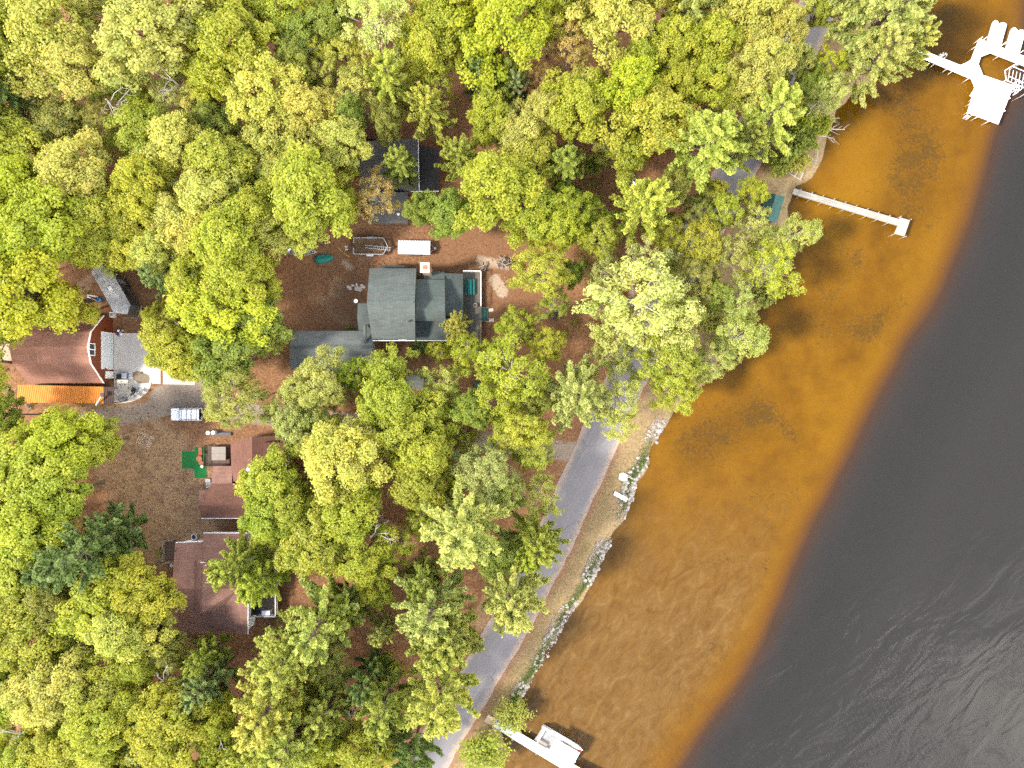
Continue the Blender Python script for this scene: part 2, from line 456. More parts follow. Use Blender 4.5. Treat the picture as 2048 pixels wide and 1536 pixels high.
def make_ground():
    ax = lambda lo, hi, st: list(np.arange(lo, hi + .01, st))
    ring = [130, 200, 350, 700, 1400, 2600]
    xs = np.array([-r for r in reversed(ring)] + ax(-92, 92, .6) + ring)
    ys = np.array([-r for r in reversed(ring)] + ax(-72, 72, .6) + ring)
    X, Y = np.meshgrid(xs, ys)
    Z, d, dd = land_z(X, Y)
    nx, ny = len(xs), len(ys)
    co = np.stack([X, Y, Z], -1).reshape(-1, 3)
    i, j = np.meshgrid(np.arange(nx - 1), np.arange(ny - 1))
    a = (j * nx + i).ravel()
    F = np.stack([a, a + 1, a + 1 + nx, a + nx], -1)
    me = bpy.data.meshes.new('ground')
    me.vertices.add(len(co)); me.vertices.foreach_set('co', co.ravel())
    me.loops.add(F.size); me.loops.foreach_set('vertex_index', F.ravel())
    me.polygons.add(len(F)); me.polygons.foreach_set('loop_start', np.arange(len(F)) * 4)
    me.polygons.foreach_set('loop_total', np.full(len(F), 4)); me.polygons.foreach_set('use_smooth', np.ones(len(F), bool))
    me.update()
    def att(name, v):
        at = me.attributes.new(name, 'FLOAT', 'POINT')
        at.data.foreach_set('value', np.clip(v, 0, 1).astype(np.float32).ravel())
    rd = pl_dist(X, Y, ROAD)
    xr = np.interp(Y, [p[1] for p in ROAD], [p[0] for p in ROAD])
    lakeside = (X > xr) * 1.0
    att('bed', smooth(-.5, .5, d))
    att('deep', smooth(-7.0, 5.6, dd))
    strip = lakeside * smooth(1.5, 3.2, rd) * (1 - smooth(-1.5, -.2, d)) * (1 - smooth(-50, -15, -Y - 8 + 0 * X))
    att('strip', lakeside * smooth(2.4, 3.2, rd))
    att('verge', (1 - smooth(3.0, 5.2, rd)) * (.65 + .35 * lakeside))
    drive = np.maximum.reduce([
        blob(X, Y, [(1150,905),(1060,893),(980,884),(900,878),(820,862),(740,850),(640,842),(540,832),(450,822)], 1.5, .7),
        blob(X, Y, [(430,800),(360,795),(330,800)], 2.4, 1.2), blob(X, Y, [(330,815),(250,830),(170,840)], 1.4, 1.0),
        blob(X, Y, [(400,750),(405,800)], 1.6, 1.0), blob(X, Y, [(310,650),(380,655)], .9, .7)])
    att('drive', drive)
    yard = np.maximum.reduce([
        blob(X, Y, [(900,500),(1000,505),(1080,520),(1060,600),(1000,640)], 4.0, 2.0), blob(X, Y, [(1080,660),(1060,700),(990,720)], 3.5, 2.0),
        blob(X, Y, [(600,560),(690,520),(700,620),(620,640)], 3.0, 2.5) * .6,
        blob(X, Y, [(560,760),(580,800)], 1.5, 1.0) * .4])
    att('yard', yard)
    grass = np.maximum.reduce([
        blob(X, Y, [(260,900),(330,960),(360,1010),(300,1050)], 7.0, 4.0), blob(X, Y, [(200,860),(290,890)], 4.5, 2.5),
        blob(X, Y, [(680,560),(670,585)], 1.2, .9) * .8, blob(X, Y, [(690,645),(640,600)], .9, .8) * .7,
        blob(X, Y, [(930,905),(870,900)], 1.5, 1.2) * .6, blob(X, Y, [(1000,860),(900,845)], 1.0, .8) * .6,
        blob(X, Y, [(990,1180),(950,1260)], 1.2, 1.2) * .9, blob(X, Y, [(1380,470),(1330,560)], 3.0, 2.0) * .7,
        blob(X, Y, [(100,200),(150,190)], 4, 3) * .4, blob(X, Y, [(1600,250),(1640,160)], 3, 2) * .8])
    att('grass', grass)
    sand = np.maximum.reduce([
        blob(X, Y, [(990,560),(1005,585)], .9, .8), blob(X, Y, [(1010,530),(960,520)], .8, .7) * .8, blob(X, Y, [(700,535),(690,525)], .7, .6) * .7,
        blob(X, Y, [(1575,365),(1560,350)], 1.3, .7), blob(X, Y, [(1300,810),(1285,850)], 1.3, 1.0) * .7,
        blob(X, Y, [(610,555)], .9, .8) * .6, blob(X, Y, [(180,560),(150,590)], 1.5, 1.2) * .5, blob(X, Y, [(20,660),(10,700)], 2.0, 1.0) * .8])
    att('sand', sand)
    # lake bed
    weed = np.maximum.reduce([
        blob(X, Y, [(1520,830),(1480,850),(1420,880),(1400,900)], 4.0, 4.0), blob(X, Y, [(1640,620),(1720,660),(1790,630)], 3.5, 4.0) * .9,
        blob(X, Y, [(1820,210),(1850,300),(1830,400)], 5.0, 5.0) * .9, blob(X, Y, [(1900,40),(1850,120)], 3.0, 3.0), blob(X, Y, [(1760,190),(1790,180)], 1.6, 1.4),
        blob(X, Y, [(1560,840),(1600,880)], 2.0, 2.0) * .8, blob(X, Y, [(1580,1000),(1500,1000)], 3.0, 3.0) * .5, blob(X, Y, [(1400,1140),(1480,1120),(1540,1140)], 2.0, 2.0) * .5,
        blob(X, Y, [(1450,1300),(1370,1370)], 3.0, 3.0) * .55, blob(X, Y, [(1090,1400),(1130,1330)], 1.2, 1.2) * .8, blob(X, Y, [(1700,470),(1740,540)], 2.5, 2.5) * .5])
    att('weed', weed)
    att('murk', smooth(-8, -38, Y) * (1 - .75 * smooth(-9, -3, dd)))
    bright = np.maximum.reduce([blob(X, Y, [(1720,260),(1730,340),(1700,400),(1660,440)], 3.5, 3.5), blob(X, Y, [(1900,480),(1850,620),(1740,800),(1690,880)], 2.0, 3.0), blob(X, Y, [(1360,840)], 1.0, 1.2)])
    att('bright', bright)
    o = bpy.data.objects.new('ground', me); COL.objects.link(o); o['kind'] = 'structure'
    t = NT('ground'); p = t.pos()
    nf = t.noise(p, 3.2, 9, .75); nm = t.noise(p, .55, 6, .65); nl = t.noise(p, .12, 4, .6); nx_ = t.noise(p, 1.3, 7, .7); nvf = t.noise(p, 9, 5, .8)
    litter = t.ramp(nf, [(.28, (.095, .046, .025)), (.48, (.215, .108, .055)), (.60, (.32, .175, .092)), (.74, (.46, .31, .19))])
    litter = t.mix(t.step(nm, .35, .7), litter, t.ramp(nf, [(.3, (.09, .043, .022)), (.55, (.195, .098, .048)), (.75, (.37, .245, .14))]))
    litter = t.mix(t.math('MULTIPLY', t.step(nx_, .60, .72), .5), litter, (.055, .065, .018))
    def edge(a, lo=.35, hi=.65, amp=.7):
        return t.step(t.math('ADD', t.attr(a), t.math('MULTIPLY', t.math('SUBTRACT', nx_, .5), amp)), lo, hi)
    grasscol = t.ramp(nf, [(.3, (.16, .088, .045)), (.5, (.30, .185, .098)), (.72, (.47, .33, .20))])
    grasscol = t.mix(t.step(nx_, .56, .74), grasscol, t.ramp(nvf, [(.35, (.11, .105, .04)), (.65, (.20, .185, .075))]))
    grasscol = t.mix(t.math('MULTIPLY', t.step(nm, .44, .66), .8), grasscol, t.ramp(nf, [(.35, (.12, .066, .040)), (.65, (.24, .142, .085))]))
    col = t.mix(edge('grass', .3, .75), litter, grasscol)
    yardcol = t.ramp(nf, [(.3, (.12, .056, .029)), (.55, (.20, .102, .052)), (.75, (.30, .18, .105))])
    yardcol = t.mix(t.math('MULTIPLY', t.step(nm, .5, .75), .5), yardcol, (.22, .135, .085))
    col = t.mix(edge('yard', .3, .8), col, yardcol)
    drivecol = t.ramp(nf, [(.3, (.17, .13, .098)), (.55, (.27, .22, .175)), (.75, (.37, .315, .26))])
    col = t.mix(t.math('MULTIPLY', edge('drive', .3, .75), .9), col, drivecol)
    sandcol = t.ramp(nf, [(.3, (.27, .19, .125)), (.7, (.44, .34, .25))])
    col = t.mix(edge('sand', .3, .75), col, sandcol)
    stripcol = t.ramp(nf, [(.28, (.11, .075, .034)), (.5, (.21, .145, .075)), (.72, (.33, .25, .15))])
    stripcol = t.mix(t.math('MULTIPLY', t.step(nx_, .52, .68), .8), stripcol, t.ramp(nvf, [(.35, (.06, .075, .018)), (.65, (.13, .14, .04))]))
    stripcol = t.mix(t.math('MULTIPLY', t.step(nm, .52, .72), .55), stripcol, (.29, .20, .13))
    col = t.mix(edge('strip', .35, .65, .4), col, stripcol)
    vergecol = t.ramp(nf, [(.3, (.13, .06, .035)), (.6, (.25, .14, .085)), (.75, (.36, .25, .18))])
    col = t.mix(t.math('MULTIPLY', edge('verge', .62, .95, .5), .85), col, vergecol)
    # bed: amber sand, weed; deep-water darkening and grey sheen painted past the drop-off
    nb = t.noise(p, .22, 6, .62); nb2 = t.noise(p, 1.1, 8, .72, .6); nb3 = t.noise(p, 2.6, 8, .78, 1.0)
    rot = t.rotmap(p, R(-52), (.55, 1.0, 1))
    nrip = t.noise(rot, .55, 9, .72, 1.1)
    bed = t.ramp(nb, [(.30, (.155, .072, .0030)), (.52, (.220, .106, .0040)), (.72, (.262, .132, .006))])
    bed = t.mix(t.math('MULTIPLY', t.attr('bright'), .75), bed, (.29, .150, .006))
    bed = t.mix(t.math('MULTIPLY', t.step(nb2, .48, .74), .35), bed, (.150, .072, .006))
    murk = t.ramp(nrip, [(.30, (.115, .060, .017)), (.44, (.172, .094, .027)), (.56, (.205, .122, .042)), (.70, (.275, .180, .080))])
    bed = t.mix(t.math('MULTIPLY', t.attr('murk'), .9), bed, murk)
    wf = t.step(t.math('ADD', t.math('MULTIPLY', t.attr('weed'), .75), t.math('ADD', t.math('MULTIPLY', t.math('SUBTRACT', nb3, .5), 2.4), t.math('MULTIPLY', t.math('SUBTRACT', nb, .5), 2.0))), .40, .90)
    bed = t.mix(t.math('MULTIPLY', wf, .66), bed, (.062, .040, .013))
    wf2 = t.step(nb3, .66, .74)
    bed = t.mix(t.math('MULTIPLY', wf2, .4), bed, (.085, .045, .012))
    mid = t.ramp(t.attr('deep'), [(0.0, (.225, .108, .005)), (.28, (.175, .080, .012)), (.48, (.078, .045, .031)), (.72, (.054, .047, .047)), (1.0, (.046, .0455, .047))])
    df = t.step(t.attr('deep'), .0, .30)
    bed = t.mix(df, bed, mid)
    bf = t.step(t.math('ADD', t.attr('bed'), t.math('MULTIPLY', t.math('SUBTRACT', nx_, .5), .5)), .4, .6)
    col = t.mix(bf, col, bed)
    t.bsdf(col, .95, 0, .1, nf, .5, .06)
    me.materials.append(t.m)
    return o
ground = make_ground()

def make_water():
    xs = [-3.0, 95, 300, 2600]
    pts = [(x, y) for x, y in SHORE]
    # one sheet from under the bank to the far side
    mb = MB()
    inner = [Vector((x - 3.0, y, WL)) for x, y in SHORE]
    inner = [Vector((inner[0].x, 2600, WL))] + inner + [Vector((inner[-1].x, -2600, WL))]
    outer = [Vector((2600, v.y, WL)) for v in inner]
    n = len(inner)
    mb.add(inner + outer, [(i, i + 1, n + i + 1, n + i) for i in range(n - 1)])
    t = NT('lake_water'); p = t.pos()
    # wind ripples in two sizes, roughened in patches
    r1 = t.noise(t.rotmap(p, R(58), (.5, 2.2, 1)), 1.0, 4, .6, .5)
    r2 = t.noise(t.rotmap(p, R(-40), (.11, .26, 1)), 1.0, 3, .5, .5)
    patch = t.step(t.noise(p, .045, 3, .5), .42, .62)
    sep = t.n('ShaderNodeSeparateXYZ'); t.t.links.new(p, sep.inputs[0])
    south = t.step(t.math('MULTIPLY', sep.outputs[1], -1.0), 5, 45)
    amp = t.math('ADD', .05, t.math('MULTIPLY', t.math('MULTIPLY', south, patch), .9))
    hgt = t.math('ADD', t.math('MULTIPLY', t.math('MULTIPLY', r1, amp), .07), t.math('MULTIPLY', t.math('MULTIPLY', r2, south), .36))
    bp = t.n('ShaderNodeBump', {'Strength': 1.0, 'Distance': .45, 'Height': hgt})
    fr = t.n('ShaderNodeFresnel', {'IOR': 1.30}); t.t.links.new(bp.outputs[0], fr.inputs['Normal'])
    gl = t.n('ShaderNodeBsdfGlossy', {'Color': (1, 1, 1), 'Roughness': .06}); t.t.links.new(bp.outputs[0], gl.inputs['Normal'])
    tr = t.n('ShaderNodeBsdfTransparent', {'Color': (.97, .94, .86)})
    mx = t.n('ShaderNodeMixShader')
    t.t.links.new(fr.outputs[0], mx.inputs[0]); t.t.links.new(tr.outputs[0], mx.inputs[1]); t.t.links.new(gl.outputs[0], mx.inputs[2])
    t.t.links.new(mx.outputs[0], t.out.inputs[0])
    o = mb.build('lake_water', t.m); o['kind'] = 'structure'
    if o.data.polygons[0].normal.z < 0: o.data.flip_normals()
    return o
make_water()

def make_road():
    # resample the centre line and give it slightly ragged edges
    pts = [Vector((x, y)) for x, y in ROAD]
    L = []; step = 1.0
    for a, b in zip(pts[:-1], pts[1:]):
        n = max(1, int((b - a).length / step))
        L += [a.lerp(b, i / n) for i in range(n)]
    for _ in range(6):
        L = [L[0]] + [(L[i-1] + L[i] * 2 + L[i+1]) / 4 for i in range(1, len(L) - 1)] + [L[-1]]
    W = 2.95; cols = [-1, -.86, -.5, 0, .5, .86, 1]
    vs = []; fs = []; uvs = []; edge = []; dist = 0
    for i, c in enumerate(L):
        d = (L[min(i+1, len(L)-1)] - L[max(i-1, 0)]).normalized(); nrm = Vector((-d.y, d.x))
        if i: dist += (L[i] - L[i-1]).length
        jl, jr = random.uniform(-.12, .12), random.uniform(-.12, .12)
        for k in cols:
            off = k * W + (jl if k == -1 else jr if k == 1 else 0)
            q = c + nrm * off
            vs.append((q.x, q.y, .02 + .03 * (1 - abs(k)))); uvs.append((off, dist)); edge.append(abs(k))
    m = len(cols)
    for i in range(len(L) - 1):
        for k in range(m - 1):
            fs.append((i*m+k, i*m+k+1, (i+1)*m+k+1, (i+1)*m+k))
    me = bpy.data.meshes.new('road'); me.from_pydata(vs, [], fs); me.update()
    uv = me.uv_layers.new(name='UVMap')
    for l in me.loops: uv.data[l.index].uv = uvs[l.vertex_index]
    at = me.attributes.new('edge', 'FLOAT', 'POINT'); at.data.foreach_set('value', edge)
    me.materials.append(M['asphalt'])
    if me.polygons[0].normal.z < 0: me.flip_normals()
    o = bpy.data.objects.new('road', me); COL.objects.link(o); o['kind'] = 'structure'
make_road()

# ------------------------------------------------------------------ light, sky, camera
SUN_DIR = Vector((.68, .20, -.72)).normalized()      # the way the sunlight travels
sd = bpy.data.lights.new('sun', 'SUN'); sd.energy = 2.7; sd.angle = R(8); sd.color = (1.0, .94, .84)
so = bpy.data.objects.new('sun', sd); COL.objects.link(so)
so.rotation_euler = SUN_DIR.to_track_quat('-Z', 'Y').to_euler(); so.location = (-60, -20, 80)

w = bpy.data.worlds.new('World'); scene.world = w; w.use_nodes = True
nt = w.node_tree; nt.nodes.clear()
sky = nt.nodes.new('ShaderNodeTexSky'); sky.sky_type = 'NISHITA'; sky.sun_disc = False
sky.sun_elevation = math.asin(-SUN_DIR.z); sky.sun_rotation = math.atan2(-SUN_DIR.x, -SUN_DIR.y)
tc = nt.nodes.new('ShaderNodeTexCoord')
def wm(op, a, b, clamp=False):
    nd = nt.nodes.new('ShaderNodeMath'); nd.operation = op; nd.use_clamp = clamp
    for k, v in ((0, a), (1, b)):
        if isinstance(v, (int, float)): nd.inputs[k].default_value = v
        else: nt.links.new(v, nd.inputs[k])
    return nd.outputs[0]
def wstep(x, a, b):
    nd = nt.nodes.new('ShaderNodeMapRange'); nd.interpolation_type = 'SMOOTHSTEP'
    nt.links.new(x, nd.inputs[0]); nd.inputs[1].default_value = a; nd.inputs[2].default_value = b
    return nd.outputs[0]
ns = nt.nodes.new('ShaderNodeTexNoise'); ns.inputs['Scale'].default_value = 4.0; ns.inputs['Detail'].default_value = 3; ns.inputs['Roughness'].default_value = .5
sx = nt.nodes.new('ShaderNodeSeparateXYZ'); nt.links.new(tc.outputs['Generated'], ns.inputs['Vector']); nt.links.new(tc.outputs['Generated'], sx.inputs[0])
# cloud shaped for lake sheen and fill light: clear overhead, dense south-east and low
se = wm('SUBTRACT', wm('MULTIPLY', sx.outputs[0], .75), wm('MULTIPLY', sx.outputs[1], .62))
low = wm('SUBTRACT', 1.0, sx.outputs[2])
cov = wm('ADD', wm('MULTIPLY', wstep(se, .24, .66), .26), wm('MULTIPLY', wstep(low, .20, .42), .42))
mask = wstep(wm('ADD', ns.outputs['Fac'], wm('SUBTRACT', cov, .30)), .32, .68)
mixw = nt.nodes.new('ShaderNodeMix'); mixw.data_type = 'RGBA'
mixw.inputs[7].default_value = (15.5, 15.0, 14.3, 1)
bg = nt.nodes.new('ShaderNodeBackground'); bg.inputs[1].default_value = .15
ow = nt.nodes.new('ShaderNodeOutputWorld')
nt.links.new(mask, mixw.inputs[0])
nt.links.new(sky.outputs[0], mixw.inputs[6]); nt.links.new(mixw.outputs[2], bg.inputs[0]); nt.links.new(bg.outputs[0], ow.inputs[0])

cd = bpy.data.cameras.new('camera'); cd.sensor_width = 36; cd.lens = 36 * H / (2048 * S)
cd.clip_end = 6000; cd.clip_start = .5
cam = bpy.data.objects.new('camera', cd); COL.objects.link(cam); cam.location = (0, 0, H); scene.camera = cam
vs_ = scene.view_settings; vs_.view_transform = 'Standard'; vs_.look = 'None'; vs_.gamma = 1; vs_.use_curve_mapping = False
vs_.exposure = 1.5
scene.cycles.max_bounces = 6; scene.cycles.diffuse_bounces = 3; scene.cycles.glossy_bounces = 2; scene.cycles.transmission_bounces = 3; scene.cycles.transparent_max_bounces = 8
scene.cycles.use_denoising = False
# ------------------------------------------------------------------ tree prototypes (radius 5 m, crown middle at z = 9)
def unit(a): return a / (np.linalg.norm(a, axis=-1, keepdims=True) + 1e-9)

def leaf_mesh(name, C, N, size, aspect, tint, mat, rng, along=None):
    """rhombic leaf sprays: centres C, normals N"""
    n = len(C)
    if along is None: t = unit(np.cross(N, rng.normal(size=(n, 3))))
    else: t = unit(along - N * np.sum(along * N, -1, keepdims=True))
    b = np.cross(N, t)
    s = (size * rng.uniform(.65, 1.35, n))[:, None]
    v0 = C - t * s * .5; v2 = C + t * s * .5 - N * s * .12
    v1 = C + b * s * aspect * .5 + t * s * .06 + N * s * .12; v3 = C - b * s * aspect * .5 + t * s * .06 + N * s * .06
    V = np.stack([v0, v3, v2, v1], 1).reshape(-1, 3)
    me = bpy.data.meshes.new(name)
    me.vertices.add(4 * n); me.vertices.foreach_set('co', V.astype(np.float32).ravel())
    me.loops.add(4 * n); me.loops.foreach_set('vertex_index', np.arange(4 * n, dtype=np.int32))
    me.polygons.add(n); me.polygons.foreach_set('loop_start', np.arange(n, dtype=np.int32) * 4)
    me.polygons.foreach_set('loop_total', np.full(n, 4, np.int32))
    me.update()
    at = me.attributes.new('tint', 'FLOAT', 'POINT')
    at.data.foreach_set('value', np.repeat(np.clip(tint, 0, 1), 4).astype(np.float32))
    me.materials.append(mat)
    return me

def mesh_of(mb, name, mat):
    me = bpy.data.meshes.new(name)
    me.from_pydata([tuple(v) for v in mb.v], [], mb.f); me.update()
    for p in me.polygons: p.use_smooth = True
    me.materials.append(mat)
    return me

def broadleaf(seed, Rr=5.0, hc=9.0, rz=3.6, boughs=24, subs=15, leaves=46, lsize=.27, sub_r=.70, spread=1.0, bark='bark', low=0.0, twigs=2):
    rng = np.random.default_rng(seed); rr = random.Random(seed)
    tr = MB()
    lean = np.array([rng.normal() * .35, rng.normal() * .35, 0])
    base = Vector((0, 0, -.3)); fork = Vector((lean[0] * .6, lean[1] * .6, hc - rz * 1.05)); top = Vector((lean[0], lean[1], hc + rz * .35))
    mid = base.lerp(fork, .5) + Vector((rr.uniform(-.15, .15), rr.uniform(-.15, .15), 0))
    tr.path([base, mid, fork, top], [.27, .22, .19, .06], 8)
    tr.tube((0, 0, -.3), (0, 0, .5), .42, .26, 8)
    ph = rng.uniform(0, 6.28, 4)
    lobes = lambda th: 1 + .15 * np.sin(2 * th + ph[0]) + .16 * np.sin(3 * th + ph[1]) + .12 * np.sin(5 * th + ph[2])
    C = []; N = []; T = []
    ga = 2.39996
    for i in range(boughs):
        u = (i + .5) / boughs
        cz = 1 - u * (1.0 + low)                    # 1 at the top, 0 on the rim
        th = i * ga + rng.uniform(-.35, .35)
        sn = math.sqrt(max(0, 1 - max(cz, -.6) ** 2))
        rad = Rr * rng.uniform(.55, .92) * lobes(th) * spread
        p = np.array([math.cos(th) * sn * rad, math.sin(th) * sn * rad, hc + cz * rz * rng.uniform(.55, .95) - .3]) + lean
        br = Rr * rng.uniform(.20, .36)
        # limb
        a = fork.lerp(top, rr.uniform(0, .75) * max(0, cz) + rr.uniform(0, .2)); e = Vector(p)
        m1 = a.lerp(e, .45) + Vector((rr.uniform(-.3, .3), rr.uniform(-.3, .3), rr.uniform(.1, .6)))
        tr.path([a, m1, e], [.11, .07, .035], 5)
        bt = rng.uniform(-.18, .18)
        for k in range(subs):
            d = unit(rng.normal(size=3) + np.array([0, 0, .55])); 
            if d[2] < -.35: d[2] *= -1
            sp = p + d * br * rng.uniform(.55, 1.02) * np.array([1, 1, .75])
            if k < twigs:
                q = Vector(sp); mm = e.lerp(q, .5) + Vector((rr.uniform(-.15, .15), rr.uniform(-.15, .15), .1))
                tr.path([e, mm, q], [.03, .022, .012], 4)
            m = int(leaves * rng.uniform(.6, 1.4))
            dd = unit(rng.normal(size=(m, 3))); rad2 = sub_r * rng.uniform(.45, 1.0, (m, 1)) * rng.uniform(.8, 1.2)
            cc = sp + dd * rad2 * np.array([1, 1, .7])
            nn = unit(dd * .55 + d * .35 + np.array([0, 0, .75]) + rng.normal(size=(m, 3)) * .42)
            C.append(cc); N.append(nn)
            T.append(.5 + bt + rng.normal(0, .10) + rng.normal(0, .17, m))
    C = np.concatenate(C); N = np.concatenate(N); T = np.concatenate(T)
    return mesh_of(tr, 'trunk', M[bark]), leaf_mesh('crown', C, N, lsize, .78, T, M['leaf'], rng)

def conifer(seed, Rr=5.0, h=15.0, whorls=9, per=6, droop=.0, tw=24, lsize=.33, bark='pine_bark', base=.30):
    rng = np.random.default_rng(seed); rr = random.Random(seed)
    tr = MB(); lean = Vector((rr.uniform(-.3, .3), rr.uniform(-.3, .3), 0))
    tr.path([(0, 0, -.3), lean * .5 + Vector((0, 0, h * .5)), lean + Vector((0, 0, h))], [.30, .19, .03], 8)
    C = []; N = []; T = []; A = []
    for wi in range(whorls):
        f = wi / (whorls - 1)
        z0 = h * (base + (1 - base) * f ** .9) - .2
        L0 = Rr * (1.02 - .80 * f ** 1.25) if f > .12 else Rr * .88
        n = per if f < .8 else max(3, per - 2)
        o = rng.uniform(0, 6.28)
        for b in range(n):
            th = o + b * 2 * math.pi / n + rng.uniform(-.32, .32)
            L = L0 * rng.uniform(.72, 1.12)
            dirv = np.array([math.cos(th), math.sin(th), 0]); side = np.array([-dirv[1], dirv[0], 0])
            a0 = np.array(lean * (z0 / h)) + np.array([0, 0, z0])
            rise = L * rng.uniform(.15, .5) + f * .9
            pts = []
            for k in range(6):
                s = k / 5
                pts.append(a0 + dirv * L * s + np.array([0, 0, rise * s ** 1.6 - droop * L * s]) + side * .12 * L * math.sin(s * 2 + o) * rng.uniform(.2, .8))
            tr.path([Vector(p) for p in pts], [.075, .06, .045, .03, .02, .012], 4)
            bt = rng.normal(0, .1)
            # foliage plumes on twigs either side
            for k in range(tw):
                s = .26 + .76 * (k + rng.uniform(0, 1)) / tw
                i = min(4, int(s * 5)); fr = s * 5 - i
                q = pts[i] + (pts[i + 1] - pts[i]) * fr
                wl = (.24 + L * .12) * (1.15 - s) ** .45 * rng.uniform(.7, 1.15)
                sg = 1 if k % 2 else -1
                td = unit(dirv * rng.uniform(.75, 1.1) + side * sg * rng.uniform(.5, 1.0) + np.array([0, 0, rng.uniform(.1, .45)]))
                m = 17
                ss = rng.uniform(.1, 1, (m, 1)) ** .8
                cc = q + td * wl * ss + rng.normal(size=(m, 3)) * np.array([.09, .09, .09])
                al = unit(td + rng.normal(size=(m, 3)) * .45 + np.array([0, 0, .35]))
                nn = unit(np.array([0, 0, 1.0]) + rng.normal(size=(m, 3)) * .55)
                C.append(cc); N.append(nn); A.append(al)
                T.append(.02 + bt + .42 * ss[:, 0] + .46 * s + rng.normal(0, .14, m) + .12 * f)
    C = np.concatenate(C); N = np.concatenate(N); T = np.concatenate(T); A = np.concatenate(A)
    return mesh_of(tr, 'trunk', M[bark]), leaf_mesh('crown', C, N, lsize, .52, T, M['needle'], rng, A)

def shrub(seed, Rr=1.5, stems=9, leaves=150, lsize=.26, arch=.9):
    rng = np.random.default_rng(seed); rr = random.Random(seed)
    tr = MB(); C = []; N = []; T = []
    for i in range(stems):
        th = i * 2.4 + rr.uniform(-.3, .3); L = Rr * rr.uniform(.5, 1.05); hh = Rr * rr.uniform(.7, 1.25)
        p0 = Vector((math.cos(th) * .1, math.sin(th) * .1, -.1)); p1 = Vector((math.cos(th) * L * .4, math.sin(th) * L * .4, hh * .7)); p2 = Vector((math.cos(th) * L, math.sin(th) * L, hh * arch))
        tr.path([p0, p1, p2], [.035, .022, .01], 4)
        for k in range(leaves // 6):
            s = rng.uniform(.3, 1.05)
            q = np.array(p0.lerp(p1, s * 2) if s < .5 else p1.lerp(p2, s * 2 - 1))
            cc = q + rng.normal(size=(6, 3)) * Rr * .13
            C.append(cc); N.append(unit(rng.normal(size=(6, 3)) * .6 + np.array([0, 0, .8]))); T.append(.5 + rng.normal(0, .1) + rng.normal(0, .18, 6))
    return mesh_of(tr, 'stems', M['bark']), leaf_mesh('foliage', np.concatenate(C), np.concatenate(N), lsize, .7, np.concatenate(T), M['leaf'], rng)

PROTO = {
 'o': [broadleaf(s, rz=rz, boughs=bo, low=lo, spread=sp) for s, rz, bo, lo, sp in ((21, 3.4, 25, .25, 1.0), (22, 4.2, 28, .3, 1.0), (23, 3.0, 23, .2, 1.05), (24, 3.8, 26, .3, .96), (25, 4.6, 30, .35, 1.0))],
 'd': [broadleaf(s, rz=3.8, boughs=34, subs=15, leaves=48, low=.4, sub_r=.74, lsize=.28) for s in (31, 32)],
 's': [broadleaf(s, rz=rz, boughs=20, subs=11, leaves=30, lsize=.26, sub_r=.62, low=.45, bark='pale_bark', twigs=6, spread=1.08) for s, rz in ((41, 3.6), (42, 4.2), (43, 3.2))],
 'f': [broadleaf(s, rz=rz, boughs=30, subs=17, leaves=32, lsize=.22, sub_r=.52, low=.35, bark='pale_bark', twigs=3) for s, rz in ((51, 3.4), (52, 3.9))],
 'p': [conifer(s, whorls=w_, per=p_) for s, w_, p_ in ((61, 8, 7), (62, 9, 6), (63, 8, 8), (64, 9, 7))],
 'w': [shrub(s, stems=22, leaves=96, lsize=.16, arch=.75) for s in (71, 72)],
 'b': [shrub(s, stems=15, leaves=190, lsize=.27) for s in (81, 82, 83)],
}
NAMES = {'o': 'oak_tree', 'd': 'maple_tree', 's': 'birch_tree', 'f': 'aspen_tree', 'p': 'pine_tree', 'w': 'willow_shrub', 'b': 'leafy_shrub'}

COLR = {   # leaf colours (reflectance)
 'pale': (0.469, 0.461, 0.100), 'yel': (0.380, 0.393, 0.043), 'lime': (0.354, 0.393, 0.038), 'grn': (0.281, 0.325, 0.052), 'pine': (0.375, 0.399, 0.095),
 'pgold': (0.370, 0.404, 0.067), 'dpine': (0.144, 0.213, 0.049), 'tan': (0.458, 0.346, 0.114), 'olive': (0.328, 0.325, 0.071), 'cream': (0.489, 0.504, 0.157), 'hot': (0.391, 0.425, 0.025), 'sage': (0.401, 0.425, 0.119), 'blue': (0.240, 0.304, 0.100)}
# ------------------------------------------------------------------ buildings
def roofs(parent, faces, mat, name='roof', t=.16):
    """each face a list of (px, py, height); one roof mesh, its slopes meeting along the ridges"""
    mb = MB()
    for f in faces: mb.slab([P(*p) for p in f], t)
    return mb.build(name, mat, parent)

def walls(parent, faces, mat, inset=.93, name='wall', z0=-.25, drop=.2):
    pts = [P(*p) for f in faces for p in f]
    c = sum(pts, Vector()) / len(pts)
    mb = MB()
    for f in faces:
        q = []
        for p in f:
            v = P(*p); d = (v - c); d.z = 0
            L = max(d.length, .1); k = max(.3, (L - .42) / L)
            q.append(Vector((c.x + d.x * k, c.y + d.y * k, v.z)))
        mb.skirt(q, z0, drop)
    return mb.build(name, mat, parent)

def px_box(mb, x0, y0, x1, y1, z0, z1, at=None):
    """upright box whose top face covers the given photo rectangle"""
    a = P(x0, y1, z1 if at is None else at); b = P(x1, y0, z1 if at is None else at)
    return mb.box(((a.x + b.x) / 2, (a.y + b.y) / 2, (z0 + z1) / 2), (abs(b.x - a.x), abs(b.y - a.y), z1 - z0))

def quad_wall(mb, p0, p1, z0, z1, t=.08):
    d = (Vector(p1) - Vector(p0)); n = Vector((-d.y, d.x, 0)).normalized() * t / 2
    a, b = Vector(p0), Vector(p1)
    return mb.prism([(a.x - n.x, a.y - n.y), (b.x - n.x, b.y - n.y), (b.x + n.x, b.y + n.y), (a.x + n.x, a.y + n.y)], z0, z1)

